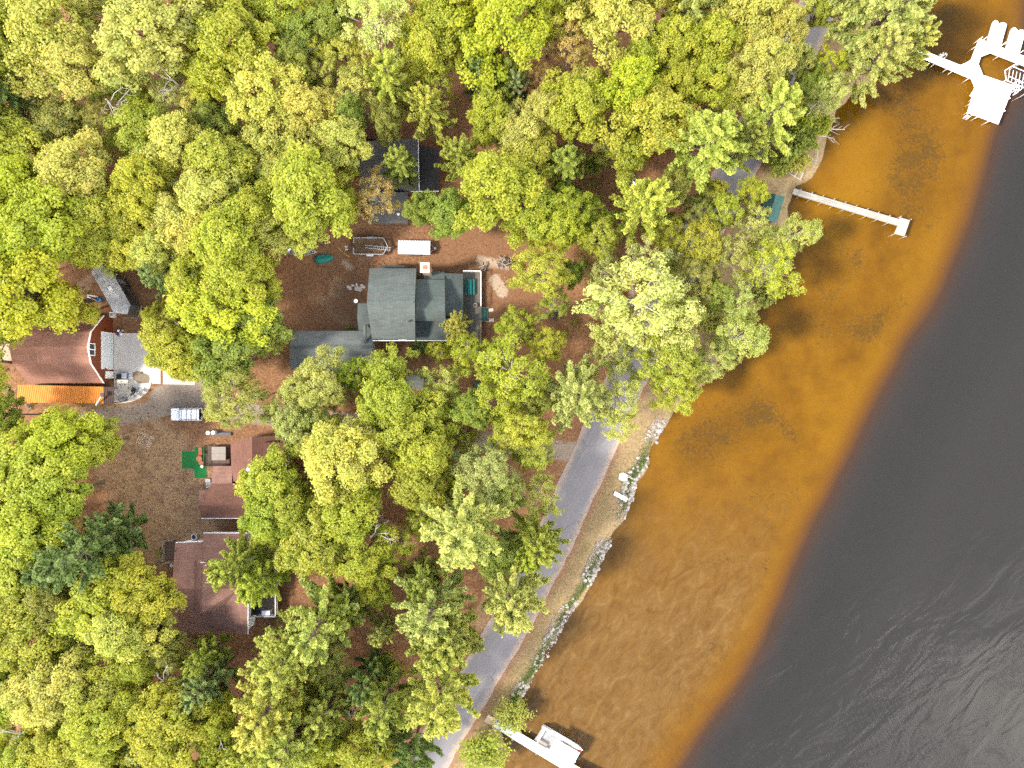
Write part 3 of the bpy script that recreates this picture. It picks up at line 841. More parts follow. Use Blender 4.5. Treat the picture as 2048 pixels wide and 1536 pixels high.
def rail(parent, pts, z0, h=.95, mat='white', name='railing', gap=.16, r=.035):
    mb = MB()
    for a, b in zip(pts[:-1], pts[1:]):
        a = Vector((a[0], a[1], 0)); b = Vector((b[0], b[1], 0)); L = (b - a).length
        ang = math.atan2(b.y - a.y, b.x - a.x)
        mid = (a + b) / 2
        mb.box((mid.x, mid.y, z0 + h), (L, .10, .05), ang)
        mb.box((mid.x, mid.y, z0 + .12), (L, .05, .05), ang)
        n = max(1, int(L / gap))
        for i in range(n + 1):
            q = a.lerp(b, i / n)
            big = (i % 12 == 0 or i == n)
            mb.box((q.x, q.y, z0 + h / 2), ((.09, .09, h + .06) if big else (.03, .03, h - .06)), ang)
    return mb.build(name, M[mat], parent)

# --- grey-green house with its garage wing ---------------------------------------------------
hA = thing('house', P(790, 615), 'grey-green house with stacked gable roofs, brick chimney and a lake deck', 'house')
E, RG = 4.6, 7.3
mainA = [[(739,536.5,E),(832.5,537,E),(829.5,603.5,RG),(733.5,605,RG)], [(733.5,605,RG),(829.5,603.5,RG),(830.5,679.5,E),(744,678.5,E)]]
roofs(hA, mainA, M['roof_green']); walls(hA, mainA, M['side_green'])
mb = MB(); mb.slab([P(736,603,RG+.06), P(826.5,601.5,RG+.06), P(826.5,606.5,RG+.06), P(736,607.5,RG+.06)], .1); mb.build('ridge_vent', M['roof_green2'], hA)
f = [[(715.5,607,3.7),(740,606.5,3.7),(740,636,4.9),(714.5,636.5,4.9)], [(714.5,636.5,4.9),(740,636,4.9),(742,662,3.3),(717,661,3.3)]]
roofs(hA, f, M['roof_green']); walls(hA, f, M['side_green'])
f = [[(831,558,4.0),(889.5,559.5,4.0),(890,621,5.4),(831,620,5.4)], [(831,620,5.4),(890,621,5.4),(891.5,642,4.3),(831,641.5,4.3)]]
roofs(hA, f, M['roof_green2']); walls(hA, f, M['side_green'])
f = [[(889,546.5,3.4),(926,547.5,2.6),(926,631.5,2.6),(889,632,3.4)], [(831,643,3.4),(926,632.5,3.0),(925.5,680,2.5),(831,680,2.6)]]
roofs(hA, f, M['roof_green2']); walls(hA, f, M['side_green'])
f = [[(848,542.5,3.3),(889,543.5,3.3),(889,559,3.7),(848,558,3.7)]]; roofs(hA, f, M['roof_green2']); walls(hA, f, M['side_green'])
f = [[(760.5,530,2.4),(809.5,531,2.4),(809.5,541,2.9),(760.5,540,2.9)]]; roofs(hA, f, M['roof_green2']); walls(hA, f, M['side_green'])
# garage wing
g = [[(589.5,661.5,3.0),(745,662,3.0),(745,692,4.3),(578,692.5,4.3)], [(578,692.5,4.3),(745,692,4.3),(745,741,3.0),(581,740,3.0)]]
roofs(hA, g, M['roof_grey']); walls(hA, g, M['side_grey'])
mb = MB(); mb.slab([P(579.5,690.6,4.42), P(744,690.2,4.42), P(744,694,4.42), P(579.5,694.4,4.42)], .1); mb.build('ridge_cap', M['roof_green2'], hA)
# chimney
c = P(849.5, 535, 7.4); ch = MB(); ch.box((c.x, c.y, 3.5), (1.05, 1.15, 7.4)); chim = ch.build('chimney', M['brick'], hA)
mb = MB(); mb.box((c.x, c.y, 7.28), (1.3, 1.4, .26)); mb.build('chimney_cap', M['mortar'], chim)
mb = MB(); mb.box((c.x, c.y, 7.58), (.55, .5, .36)); mb.build('flue_tile', M['terracotta'], chim)
mb = MB(); mb.lathe(P(816, 643, 6.0), [(.13, 0), (.13, .5), (.18, .5), (.18, .62), (.02, .68)], 10); mb.build('vent_pipe', M['darkgrey'], hA)
mb = MB(); mb.tube(P(730, 686, 4.1), P(730, 650, 4.6), .22, .22, 8); mb.build('duct', M['roof_green'], hA)
# windows under the eaves
for x, y in ((806, 682.5), (765, 683)):
    q = P(x, y, 3.0); mb = MB(); mb.box((q.x, q.y + .12, 2.9), (1.2, .16, 1.1)); wf = mb.build('window', M['white'], hA)
    mb = MB(); mb.box((q.x, q.y + .09, 2.9), (1.0, .16, .9)); mb.build('pane', M['glass'], wf)
mb = MB()
for x0, x1 in ((745, 830), (834, 925)):
    a = P(x0, 681.2, 2.5 if x0 > 800 else E - .1); b = P(x1, 681.2, 2.5 if x0 > 800 else E - .1); mb.tube(a, b, .05, .05, 6)
mb.build_each('gutter', M['white'], hA)
# satellite dish on its mast
dish = thing('satellite_dish', P(717, 607, 3.7), 'small pale satellite dish on the west corner of the grey-green house', 'satellite dish')
mb = MB(); q = P(716, 605, 3.75); mb.tube(q, q + Vector((-.15, .1, .55)), .03, .03, 6); mb.build('mast', M['darkgrey'], dish)
mb = MB(); mb.lathe(q + Vector((-.2, .15, .45)), [(.04, 0), (.17, .05), (.26, .14), (.28, .14), (.18, .03), (.04, -.03)], 14); mb.build('reflector', M['white'], dish)
mb = MB(); mb.tube(q + Vector((-.2, .15, .45)), q + Vector((-.55, .45, .9)), .025, .025, 5); mb.build('feed_arm', M['darkgrey'], dish)
# deck
DZ = .7
a, b = P(926, 690, DZ), P(963, 543, DZ)
mb = MB(); mb.prism([(a.x, a.y), (b.x, a.y), (b.x, b.y), (a.x, b.y)], DZ - .18, DZ); dk = mb.build('deck', M['deck'], hA, axis=(1, 0, 0))
rail(hA, [(a.x + .1, b.y - .05), (b.x - .05, b.y - .05), (b.x - .05, P(0, 613, DZ).y)], DZ, mat='white')
rail(hA, [(b.x - .05, P(0, 643, DZ).y), (b.x - .05, a.y + .05)], DZ, mat='wood')
mb = MB()
for i in range(6):
    for x in (a.x + .3, (a.x + b.x) / 2, b.x - .3):
        mb.box((x, b.y + (a.y - b.y) * (i + .5) / 6, DZ / 2 - .2), (.14, .14, DZ))
mb.build_each('support_post', M['wooddark'], hA)
mb = MB()
s0, s1 = P(960.5, 642, .5), P(976, 615, .5)
for i in range(5):
    x = s0.x + (s1.x - s0.x) * (i + .5) / 5
    mb.box((x, (s0.y + s1.y) / 2, DZ - .08 - i * .13), (.19, s1.y - s0.y, .05))
st = mb.build('stairs', M['teal_dark'], hA)
mb = MB()
for y in (s0.y, s1.y):
    mb.add([(s0.x - .1, y - .04, DZ), (s1.x + .1, y - .04, .1), (s1.x + .1, y + .04, .1), (s0.x - .1, y + .04, DZ), (s0.x - .1, y - .04, DZ - .25), (s1.x + .1, y - .04, -.1), (s1.x + .1, y + .04, -.1), (s0.x - .1, y + .04, DZ - .25)],
           [(0, 1, 2, 3), (7, 6, 5, 4), (0, 4, 5, 1), (1, 5, 6, 2), (2, 6, 7, 3), (3, 7, 4, 0)])
mb.build_each('stringer', M['wood'], st)
# picnic table of three teal boards on the deck
pt = thing('picnic_table', P(939, 574, DZ), 'teal picnic table with two benches on the lake deck', 'picnic table')
for nm, x0, x1, z in (('tabletop', 935.8, 943, .75), ('bench', 930.5, 934.6, .45), ('bench', 944.6, 949, .45)):
    A, B = P(x0, 589, DZ + z), P(x1, 558.5, DZ + z); n = 3 if nm == 'tabletop' else 1
    mb = MB()
    for i in range(n):
        w = (B.x - A.x) / n
        mb.box((A.x + w * (i + .5), (A.y + B.y) / 2, DZ + z), (w - .02, B.y - A.y, .05))
    mb.build(nm, M['teal'], pt)
for yy in (583, 564):
    mb = MB(); q = P(939.5, yy, DZ)
    mb.tube(q + Vector((-.55, 0, 0)), q + Vector((.3, 0, .72)), .04, .04, 4); mb.tube(q + Vector((.55, 0, 0)), q + Vector((-.3, 0, .72)), .04, .04, 4); mb.tube(q + Vector((-.72, 0, .42)), q + Vector((.72, 0, .42)), .04, .04, 4)
    mb.build('leg', M['teal_dark'], pt)

# --- charcoal-roofed cottage ------------------------------------------------------------------
hB = thing('cottage', P(785, 345), 'dark charcoal-roofed cottage half hidden under the trees above the yard', 'house')
f = [[(722,283,2.9),(836,276,2.9),(836,322,4.6),(718,325,4.6)], [(718,325,4.6),(836,322,4.6),(838,381,2.9),(722,384,2.9)]]
roofs(hB, f, M['roof_slate']); walls(hB, f, M['side_brown'])
f = [[(838,290,2.6),(880,300,2.2),(877,381,2.2),(839,381,2.6)]]; roofs(hB, f, M['roof_slate2'], t=.14); walls(hB, f, M['side_brown'])
f = [[(738,384,3.1),(776,384,3.9),(776,446,3.9),(738,446,3.0)], [(776,384,3.9),(816,384,3.0),(816,446,3.0),(776,446,3.9)]]; roofs(hB, f, M['roof_slate']); walls(hB, f, M['side_brown'])
mb = MB(); mb.tube(P(836.6, 277, 3.0), P(836.8, 322, 4.7), .07, .07, 6); mb.tube(P(836.8, 322, 4.7), P(838.6, 381, 3.0), .07, .07, 6); mb.tube(P(822, 382.5, 2.5), P(877.5, 382.5, 2.3), .08, .08, 6); mb.build('trim', M['white'], hB)
q = P(772, 285, 3.0)
mb = MB(); mb.box((q.x, q.y, 3.4), (.55, .55, 1.2)); cb = mb.build('chimney', M['side_green'], hB)
mb = MB(); mb.tube((q.x, q.y, 3.9), (q.x, q.y, 5.4), .12, .12, 8); mb.lathe((q.x, q.y, 5.35), [(.2, 0), (.22, .2), (.02, .34)], 10); mb.build('flue', M['alu'], cb)
mb = MB(); mb.lathe(P(797, 429, 3.5), [(.16, 0), (.16, .3), (.2, .32), (.02, .42)], 10); mb.build('roof_vent', M['white'], hB)
f2 = thing('shed', P(733, 262), 'low brown-grey shed roof strewn with leaves above the charcoal cottage', 'shed')
f = [[(717,243,2.1),(751,243,2.3),(752,277,2.2),(720,278,2.0)]]; roofs(f2, f, M['roof_brown'], t=.1); walls(f2, f, M['side_brown'])

# --- red-brown bungalow -----------------------------------------------------------------------
hC = thing('bungalow', P(510, 965), 'red-brown bungalow with cross-gabled roof beside the green mats', 'house')
f = [[(461,884,2.9),(504,873.5,4.6),(504,963,4.6),(463.5,963,2.9)], [(504,873.5,4.6),(569,871,2.9),(571,963,2.9),(504,963,4.6)]]
roofs(hC, f, M['roof_brown']); walls(hC, f, M['side_brown'])
f = [[(527,885,4.4),(570,885,3.5),(570,931.5,3.5),(527,931.5,4.4)]]; roofs(hC, f, M['roof_brown'], t=.9)
f = [[(422,968,3.3),(622,964,3.3),(623,1006,4.8),(396,1010,4.8)], [(396,1010,4.8),(623,1006,4.8),(621.5,1035,3.0),(403,1035.5,3.0)]]
roofs(hC, f, M['roof_brown']); walls(hC, f, M['side_brown'])
f = [[(426,932,2.8),(464,932,2.8),(464,970,3.3),(422.5,970,3.3)]]; roofs(hC, f, M['roof_dark']); walls(hC, f, M['side_brown'])
f = [[(398.5,981,3.0),(424,981,3.0),(424,1000,4.1),(396.5,1000,4.1)]]; roofs(hC, f, M['roof_dark'], t=.12)
q = P(498.5, 938, 4.4); mb = MB(); mb.lathe(q, [(.2, 0), (.2, .4), (.26, .42), (.26, .55), (.05, .6)], 10); mb.build('roof_vent', M['white'], hC)
mb = MB(); mb.tube(P(571, 872, 3.0), P(573, 962, 3.0), .06, .06, 6); mb.tube(P(403, 1036.5, 2.85), P(621, 1036.5, 2.85), .06, .06, 6); mb.build_each('gutter', M['white'], hC)
mb = MB()
for y in (886, 897, 908, 919): mb.tube(P(571, y, 2.6), P(577.5, y, 2.5), .05, .05, 4)
mb.tube(P(577.5, 880, 2.5), P(577.5, 926, 2.5), .06, .06, 4); mb.build('trellis', M['white'], hC)
mb = MB()
for i in range(3):
    q = P(416.5, 961 + i * 6, .4); mb.box((q.x, q.y, .5 - i * .17), (.75, .45, .12))
mb.build_each('step', M['concrete'], hC)
# hot tub on its dark deck
ht = thing('hot_tub', P(437, 907), 'square taupe-covered hot tub set in a dark railed deck', 'hot tub')
a, b = P(412, 931, .35), P(459, 891, .35)
mb = MB(); mb.prism([(a.x, a.y), (b.x, a.y), (b.x, b.y), (a.x, b.y)], -.05, .35); mb.build('deck', M['deck_brown'], ht)
rail(ht, [(a.x + .05, b.y), (a.x + .05, a.y), (b.x, a.y)], .35, .9, 'wooddark', gap=.22)
c0, c1 = P(423.5, 920.5, 1.1), P(451.5, 893.5, 1.1)
cx, cy = (c0.x + c1.x) / 2, (c0.y + c1.y) / 2
mb = MB(); mb.box((cx, cy, .66), (2.0, 1.95, .8)); mb.build('tub', M['deck_brown'], ht)
mb = MB()
for s in (-1, 1): mb.box((cx, cy + s * .505, 1.10), (2.08, .99, .12))
mb.build_each('cover', M['taupe'], ht)
# --- brown dormered house ---------------------------------------------------------------------
hD = thing('house', P(425, 1175), 'brown-roofed house with crossing dormers and a white-railed side deck', 'house')
e, r = 3.4, 6.6
f = [[(350,1086,e),(407,1084,e),(407,1177,r),(344,1177,r)], [(407,1067,e),(494,1067,e),(494,1177,r),(407,1177,r)], [(344,1177,r),(494,1177,r),(495.5,1268,e),(352,1268,e)]]
roofs(hD, f, M['roof_dark'])
walls(hD, f, M['side_white'])
f = [[(403.5,1127,7.3),(434,1121,4.9),(480,1177,6.55),(403.5,1177,7.7)], [(403.5,1127,7.3),(403.5,1177,7.7),(387,1177,6.5),(389,1121,4.9)],
     [(403.5,1177,7.7),(480,1177,6.55),(443,1218,5.15),(403.5,1226,6.6)], [(387,1177,6.5),(403.5,1177,7.7),(403.5,1226,6.6),(385,1220,5.05)]]
roofs(hD, f, M['roof_dark'], t=.12)
mb = MB()
A, B, C_ = P(390.5, 1122, 4.8), P(403.5, 1128, 7.1), P(432.5, 1122, 4.8)
y0 = min(A.y, B.y, C_.y) - .1
mb.add([(A.x, y0, 4.2), (C_.x, y0, 4.2), (C_.x, y0, 4.8), (B.x, y0, 7.1), (A.x, y0, 4.8), (A.x, y0 - .2, 4.2), (C_.x, y0 - .2, 4.2), (C_.x, y0 - .2, 4.8), (B.x, y0 - .2, 7.1), (A.x, y0 - .2, 4.8)],
       [(4, 3, 2, 1, 0), (5, 6, 7, 8, 9), (0, 1, 6, 5), (1, 2, 7, 6), (2, 3, 8, 7), (3, 4, 9, 8), (4, 0, 5, 9)])
mb.build('dormer_gable', M['side_white'], hD)
mb = MB(); mb.lathe(P(369, 1187, 5.1), [(.14, 0), (.14, .35), (.2, .36), (.02, .46)], 10); mb.build('roof_vent', M['white'], hD)
mb = MB(); mb.lathe(P(353.5, 1099, 3.7), [(.1, 0), (.1, .4), (.14, .42), (.02, .5)], 8); mb.build('vent_pipe', M['darkgrey'], hD)
mb = MB(); mb.tube(P(495.8, 1090, 3.5), P(496.6, 1177, r), .07, .07, 6); mb.tube(P(496.6, 1177, r), P(496.2, 1268, 3.4), .07, .07, 6)
mb.tube(P(352, 1085, 3.3), P(406, 1083, 3.3), .07, .07, 6); mb.tube(P(407, 1066, 3.3), P(494, 1066, 3.3), .07, .07, 6); mb.build('trim', M['white'], hD)
q = P(503, 1240, 1.6); mb = MB(); mb.box((q.x - .25, q.y, 1.7), (.12, .9, 1.0)); wd = mb.build('window', M['white'], hD)
mb = MB(); mb.box((q.x - .2, q.y, 1.7), (.08, .75, .85)); mb.build('pane', M['glass'], wd)
Z2 = 1.3
a, b = P(498, 1229, Z2), P(555, 1098, Z2)
mb = MB(); mb.prism([(a.x, a.y), (b.x, a.y), (b.x, b.y), (a.x, b.y)], Z2 - .2, Z2); mb.build('side_deck', M['deck_tan'], hD, axis=(0, 1, 0))
rail(hD, [(a.x + .1, a.y), (b.x, a.y), (b.x, b.y)], Z2, 1.0, 'white')
mb = MB()
for i in range(5): mb.box((b.x - .1, a.y + (b.y - a.y) * i / 4, Z2 / 2 - .2), (.16, .16, Z2 + .1))
mb.build_each('support_post', M['white'], hD)
a, b = P(330.5, 1123, .6), P(350, 1079, .6)
mb = MB(); mb.prism([(a.x, a.y), (b.x, a.y), (b.x, b.y), (a.x, b.y)], .42, .6); mb.build('back_deck', M['deck_brown'], hD, axis=(0, 1, 0))
rail(hD, [(b.x, b.y), (a.x, b.y), (a.x, P(0, 1093, .6).y)], .6, .9, 'wood'); rail(hD, [(a.x, P(0, 1107, .6).y), (a.x, a.y), (b.x, a.y)], .6, .9, 'wood')
mb = MB()
for i in range(3):
    q = P(328.5 - i * 2.6, 1100, .3); mb.box((q.x, q.y, .4 - i * .18), (.26, 1.0, .06))
mb.build('stairs', M['wood'], hD)
# --- barn --------------------------------------------------------------------------------------
bn = thing('barn', (-65, 5, 0), 'rust-red barn garage with a brown gambrel roof and white garage door', 'barn')
x0, x1 = -70.5, -59.55
prof = [(9.98, 3.1), (7.40, 6.3), (5.19, 7.05), (2.89, 6.3), (0.12, 3.1)]
mb = MB()
for (ya, za), (yb, zb) in zip(prof[:-1], prof[1:]):
    mb.slab([(x0, ya, za), (x1, ya, za), (x1, yb, zb), (x0, yb, zb)], .16)
mb.build('roof', M['roof_barn'], bn)
mb = MB()
pw = [(9.7, -.2)] + [(y * .97 + .15, z - .18) for y, z in prof] + [(0.4, -.2)]
n = len(pw); xa, xb = x0 + .3, x1 - .28
mb.add([(xa, y, z) for y, z in pw] + [(xb, y, z) for y, z in pw], [tuple(range(n)), tuple(range(2*n-1, n-1, -1))] + [(i, n+i, n+(i+1) % n, (i+1) % n) for i in range(n)])
mb.build('wall', M['side_rust'], bn)
mb = MB()
for (ya, za), (yb, zb) in zip(prof[:-1], prof[1:]):
    mb.slab([(x1 + .002, ya, za + .01), (x1 + .07, ya, za + .01), (x1 + .07, yb, zb + .01), (x1 + .002, yb, zb + .01)], .3)
mb.build('trim', M['white'], bn)
gy0, gy1 = (768-736)*S*.97, (768-665)*S*.972
mb = MB(); mb.box((xb + .03, (gy0 + gy1) / 2, 1.5), (.1, gy1 - gy0, 3.0)); gd = mb.build('garage_door', M['door_white'], bn)
mb = MB()
mb.box((xb + .05, (gy0 + gy1) / 2, 3.06), (.14, gy1 - gy0 + .3, .14)); mb.box((xb + .05, gy0 - .08, 1.5), (.14, .14, 3.0)); mb.box((xb + .05, gy1 + .08, 1.5), (.14, .14, 3.0)); mb.build('frame', M['white'], gd)
dy = (768 - 749.5) * S * .98
mb = MB(); mb.box((xb + .03, dy, 1.05), (.1, 1.05, 2.1)); dr = mb.build('door', M['white'], bn)
mb = MB(); mb.tube((xb + .08, dy - .4, 1.0), (xb + .16, dy - .4, 1.0), .04, .04, 8); mb.build('handle', M['steel'], dr)
wy = (768 - 699) * S * .948
mb = MB()
for yy in (-.83, 0, .83): mb.box((xb + .05, wy + yy, 5.5), (.14, .12, 1.45))
for zz in (4.82, 6.18): mb.box((xb + .045, wy, zz), (.14, 1.78, .12))
wn = mb.build('window', M['white'], bn)
mb = MB(); mb.box((xb + .02, wy, 5.5), (.06, 1.6, 1.3)); mb.build('pane', M['glass'], wn)
for yy in (dy + .85, gy1 + .45):
    mb = MB(); mb.lathe((xb + .14, yy, 2.1), [(.03, 0), (.12, .05), (.09, .3), (.02, .36)], 8); mb.box((xb + .05, yy, 2.3), (.16, .08, .08)); mb.build('wall_lamp', M['black'], bn)
# lean-to with rusty roof
lt = thing('lean_to_shed', P(130, 790), 'long lean-to with an orange rusty metal roof along the barn', 'shed')
f = [[(35,769.5,2.9),(207,773.5,2.9),(207,807,2.35),(33.5,805,2.35)]]; roofs(lt, f, M['roof_rust'], t=.08); walls(lt, f, M['wooddark'])
f = [[(207.3,773.5,2.86),(227.6,774,2.86),(227.6,807.5,2.3),(207.3,807,2.3)]]; roofs(lt, f, M['roof_rust_dark'], t=.08, name='porch_roof')
mb = MB()
for x, y in ((226, 776), (226, 805.5)): q = P(x, y, 2.3); mb.box((q.x - .1, q.y, 1.05), (.14, .14, 2.4))
mb.build_each('post', M['wooddark'], lt)
mb = MB(); mb.path([P(192.5, 810, 1.0), P(192.5, 810, 2.5), P(203.5, 792, 3.3)], [.13, .13, .13], 8); sp = mb.build('stovepipe', M['alu'], lt)
mb = MB(); q = P(205, 789.5, 3.35); mb.box((q.x, q.y, q.z), (.5, .6, .25)); mb.build('pipe_cap', M['black'], sp)
# --- concrete pads -----------------------------------------------------------------------------
def pad(name, pts, z=.06):
    mb = MB(); mb.prism([tuple(P(x, y).xy) for x, y in pts], -.12, z); o = mb.build(name, M['concrete']); o['kind'] = 'structure'; return o
arc = [(303.5,757),(303,765),(301,773),(297,781),(291,788.5),(283,794.5),(273,799.5),(262,803.5),(250,806),(238,807),(228.5,807)]
pad('patio_pavement', [(228.5,666),(303,666.5)] + arc)
pad('patio_pavement', [(303.9,666.5),(321.3,667),(321.3,767.5),(303.9,767)], .05)
pad('patio_pavement', [(326.3,669),(389.5,670),(389.5,770),(326.3,768.5)], .05)
# --- small sheds -------------------------------------------------------------------------------
ts = thing('garden_shed', P(1545, 414), 'green-roofed boat shed on the shore beside the narrow wooden dock', 'shed')
f = [[(1534,386,2.3),(1552,388.5,3.0),(1536,441,3.0),(1518,437,2.3)], [(1552,388.5,3.0),(1570,393,2.3),(1553.5,445,2.3),(1536,441,3.0)]]
roofs(ts, f, M['roof_teal'], t=.1); walls(ts, f, M['wooddark'])
gs = thing('tool_shed', P(832, 762), 'little grey-roofed shed among the trees below the grey-green house', 'shed')
f = [[(812,751,2.2),(848,751,2.2),(848,760,2.7),(812,760,2.7)], [(812,760,2.7),(848,760,2.7),(848,778,2.1),(812,778,2.1)]]; roofs(gs, f, M['roof_grey'], t=.1); walls(gs, f, M['side_grey'])
wb = thing('white_shed', P(8, 625), 'white-roofed shed cut by the photo edge above the barn', 'shed')
f = [[(-45,600,2.9),(8,604,2.9),(22,642,2.7),(-45,646,2.7)]]; roofs(wb, f, M['white'], t=.12); walls(wb, f, M['side_brown'])
bs = thing('cabin', P(670, 1525), 'small dark grey cabin roof hidden under trees at the bottom edge', 'cabin')
f = [[(650,1508,2.8),(690,1508,2.8),(690,1545,3.3),(650,1545,3.3)]]; roofs(bs, f, M['roof_grey'], t=.12); walls(bs, f, M['side_grey'])
# ------------------------------------------------------------------ vehicles and yard things
def oriented(parent_name, px, py, ang_px, label, cat, group=None, h=0.0):
    """thing whose local x runs along the photo direction ang_px (degrees clockwise from photo right)"""
    return thing(parent_name, P(px, py, h), label, cat, group, rz=-R(ang_px))
def part_each(mb, name, mat, parent):
    out = mb.build_each(name, M[mat], None)
    for o in out: o.parent = parent
    return out
def part(mb, name, mat, parent, smooth=False):
    """parts modelled in the thing's own axes"""
    o = mb.build(name, M[mat] if isinstance(mat, str) else mat, None, smooth=smooth)
    o.parent = parent
    return o

# off-roader
jp = oriented('parked_car', 378.5, 828, 0, 'white boxy off-roader with a roof rack parked on the gravel drive', 'car')
mb = MB()
sec = [(-2.28, .55, .95, .86), (-2.2, .5, 1.02, .9), (-1.05, .5, 1.10, .92), (-1.0, .5, 1.12, .93), (2.2, .5, 1.12, .93), (2.28, .55, 1.08, .9)]
vs = []; fs = []
for x, z0, z1, hw in sec: vs += [(x, -hw, z0), (x, -hw, z1 - .08), (x, -hw + .1, z1), (x, hw - .1, z1), (x, hw, z1 - .08), (x, hw, z0)]
for i in range(len(sec) - 1):
    for k in range(6): fs.append((i*6+k, (i+1)*6+k, (i+1)*6+(k+1) % 6, i*6+(k+1) % 6))
fs += [tuple(range(6)), tuple(range(len(sec)*6-1, len(sec)*6-7, -1))]
mb.add(vs, fs); body = part(mb, 'body', 'white', jp)
mb = MB(); mb.box((.70, 0, 1.42), (3.15, 1.72, .62), 0, .90); part(mb, 'window_band', 'glass', jp)
mb = MB(); mb.box((.78, 0, 1.76), (2.85, 1.60, .10), 0, .97); part(mb, 'cabin_roof', 'white', jp)
mb = MB()
for x in (-.35, .4, 1.1, 1.85): mb.box((x, 0, 1.87), (.045, 1.5, .04))
for y in (-.76, .76): mb.box((.75, y, 1.87), (2.6, .05, .05))
part(mb, 'roof_rack', 'black', jp)
mb = MB()
for x in (-.92, 2.18):
    for y in (-.80, .80): mb.box((x + (.1 if x < 0 else -.05), y, 1.4), (.09, .09, .68))
part_each(mb, 'pillar', 'white', jp)
for x in (-1.45, 1.4):
    for y in (-.86, .86):
        mb = MB(); mb.tube((x, y - .12, .38), (x, y + .12, .38), .38, .38, 16); wl = part(mb, 'wheel', 'rubber', jp)
        mb = MB(); mb.tube((x, y - .125, .38), (x, y + .125, .38), .2, .2, 12); o = part(mb, 'rim', 'alu', wl)
mb = MB(); mb.box((-2.32, 0, .62), (.16, 1.8, .2)); mb.box((2.34, 0, .62), (.16, 1.8, .2)); part_each(mb, 'bumper', 'darkgrey', jp)
for y in (-.62, .62):
    mb = MB(); mb.tube((-2.30, y, .86), (-2.24, y, .86), .1, .1, 10); part(mb, 'headlight', 'alu', jp)
mb = MB(); mb.tube((2.4, 0, 1.05), (2.58, 0, 1.05), .36, .36, 14); part(mb, 'spare_wheel', 'rubber', jp)
for y in (-1.0, 1.0):
    mb = MB(); mb.box((-.85, y, 1.2), (.12, .2, .18)); part(mb, 'wing_mirror', 'black', jp)
mb = MB(); mb.box((-1.62, 0, 1.10), (.9, 1.0, .05)); part(mb, 'bonnet_bulge', 'white', jp)

# travel trailer (camper)
cp = thing('camper_trailer', P(236, 574), 'long camper trailer with a stained silver roof behind the barn', 'camper')
pts = [(181.7,542),(211,521.6),(260.8,609.5),(254,628.5),(227.5,625.5)]
w3 = [P(x, y, 3.0) for x, y in pts]; cc = sum(w3, Vector()) / 5
mb = MB(); mb.prism([(p.x, p.y) for p in w3], 2.9, 3.0); part_ = mb.build('roof', M['rvroof'], cp)
mb = MB(); mb.prism([(cc.x + (p.x - cc.x) * .985, cc.y + (p.y - cc.y) * .985) for p in w3], .55, 2.9); mb.build('wall', M['darkgrey'], cp)
mb = MB(); mb.prism([(cc.x + (p.x - cc.x) * .99, cc.y + (p.y - cc.y) * .99) for p in w3], .45, .62); mb.build('skirt', M['taupe'], cp)
ax = (w3[2] - w3[1]).normalized(); sd_ = Vector((-ax.y, ax.x, 0))
rail(cp, [(w3[2] + sd_ * .0 + Vector((.45, .1, 0)))[:2], (w3[3] + Vector((.5, -.35, 0)))[:2], (w3[4] + Vector((.1, -.55, 0)))[:2]], .5, .35, 'wood', name='hitch_fence')
q = P(221, 576.5, 3.0); mb = MB(); mb.box((q.x, q.y, 3.08), (.55, .5, .2), -1.0); mb.build('roof_vent', M['white'], cp)
q = P(193, 553, 3.0); mb = MB(); mb.box((q.x, q.y, 3.06), (.4, .35, .14), -1.0); mb.build('roof_hatch', M['grey'], cp)
mb = MB()
for f in (.42, .52):
    q = w3[1].lerp(w3[2], f) - sd_ * 0
    for s in (0.02, -2.25):
        mb.tube(Vector((q.x, q.y, .36)) + sd_ * (s - .1), Vector((q.x, q.y, .36)) + sd_ * (s + .12), .36, .36, 12)
mb.build_each('wheel', M['rubber'], cp)
for f, wd_ in ((.2, 1.0), (.7, 1.2)):
    q = w3[1].lerp(w3[2], f); mb = MB(); mb.box((q.x, q.y, 2.0), (wd_, .06, .7), math.atan2(ax.y, ax.x)); mb.build('window', M['glass'], cp)
mb = MB(); q = w3[1].lerp(w3[2], .45); mb.box((q.x, q.y, 1.6), (.75, .08, 1.9), math.atan2(ax.y, ax.x)); mb.build('door', M['grey'], cp)

# utility trailer with a ladder in it
ut = oriented('utility_trailer', 742, 494.5, 1, 'open utility trailer carrying leaves beside the white tin-roofed trailer', 'trailer')
mb = MB(); mb.box((-.2, 0, .55), (4.4, 2.3, .08)); part(mb, 'bed', 'deck_brown', ut)
mb = MB()
for y in (-1.22, 1.22): mb.box((-.2, y, .85), (4.4, .08, .55))
mb.box((-2.4, -.75, .85), (.1, .9, .55)); mb.box((-2.4, .75, .85), (.1, .9, .55))
mb.prism([(2.0, 1.2), (2.6, .05), (2.6, -.05), (2.0, -1.2), (2.08, -1.2), (2.72, 0), (2.08, 1.2)], .6, 1.1)
part(mb, 'side_board', 'alu', ut)
for y in (-1.32, 1.32):
    mb = MB(); mb.tube((.0, y - .1, .34), (.0, y + .1, .34), .34, .34, 14); part(mb, 'wheel', 'rubber', ut)
    mb = MB(); mb.prism([(-.5, y - .16), (.5, y - .16), (.5, y + .16), (-.5, y + .16)], .68, .72); part(mb, 'mudguard', 'alu', ut)
mb = MB(); mb.tube((2.5, -.5, .5), (3.6, 0, .5), .05, .05, 6); mb.tube((2.5, .5, .5), (3.6, 0, .5), .05, .05, 6); part(mb, 'drawbar', 'darkgrey', ut)
mb = MB()
for _ in range(420):
    x, y = random.uniform(-2.3, 2.0), random.uniform(-1.1, 1.1)
    mb.box((x, y, .63 + random.random() * .1), (.16, .12, .03), random.random() * 6)
lf = part(mb, 'leaf_litter', m_plain('dry_leaves', (.17, .10, .05), .9, .5, 5), ut)
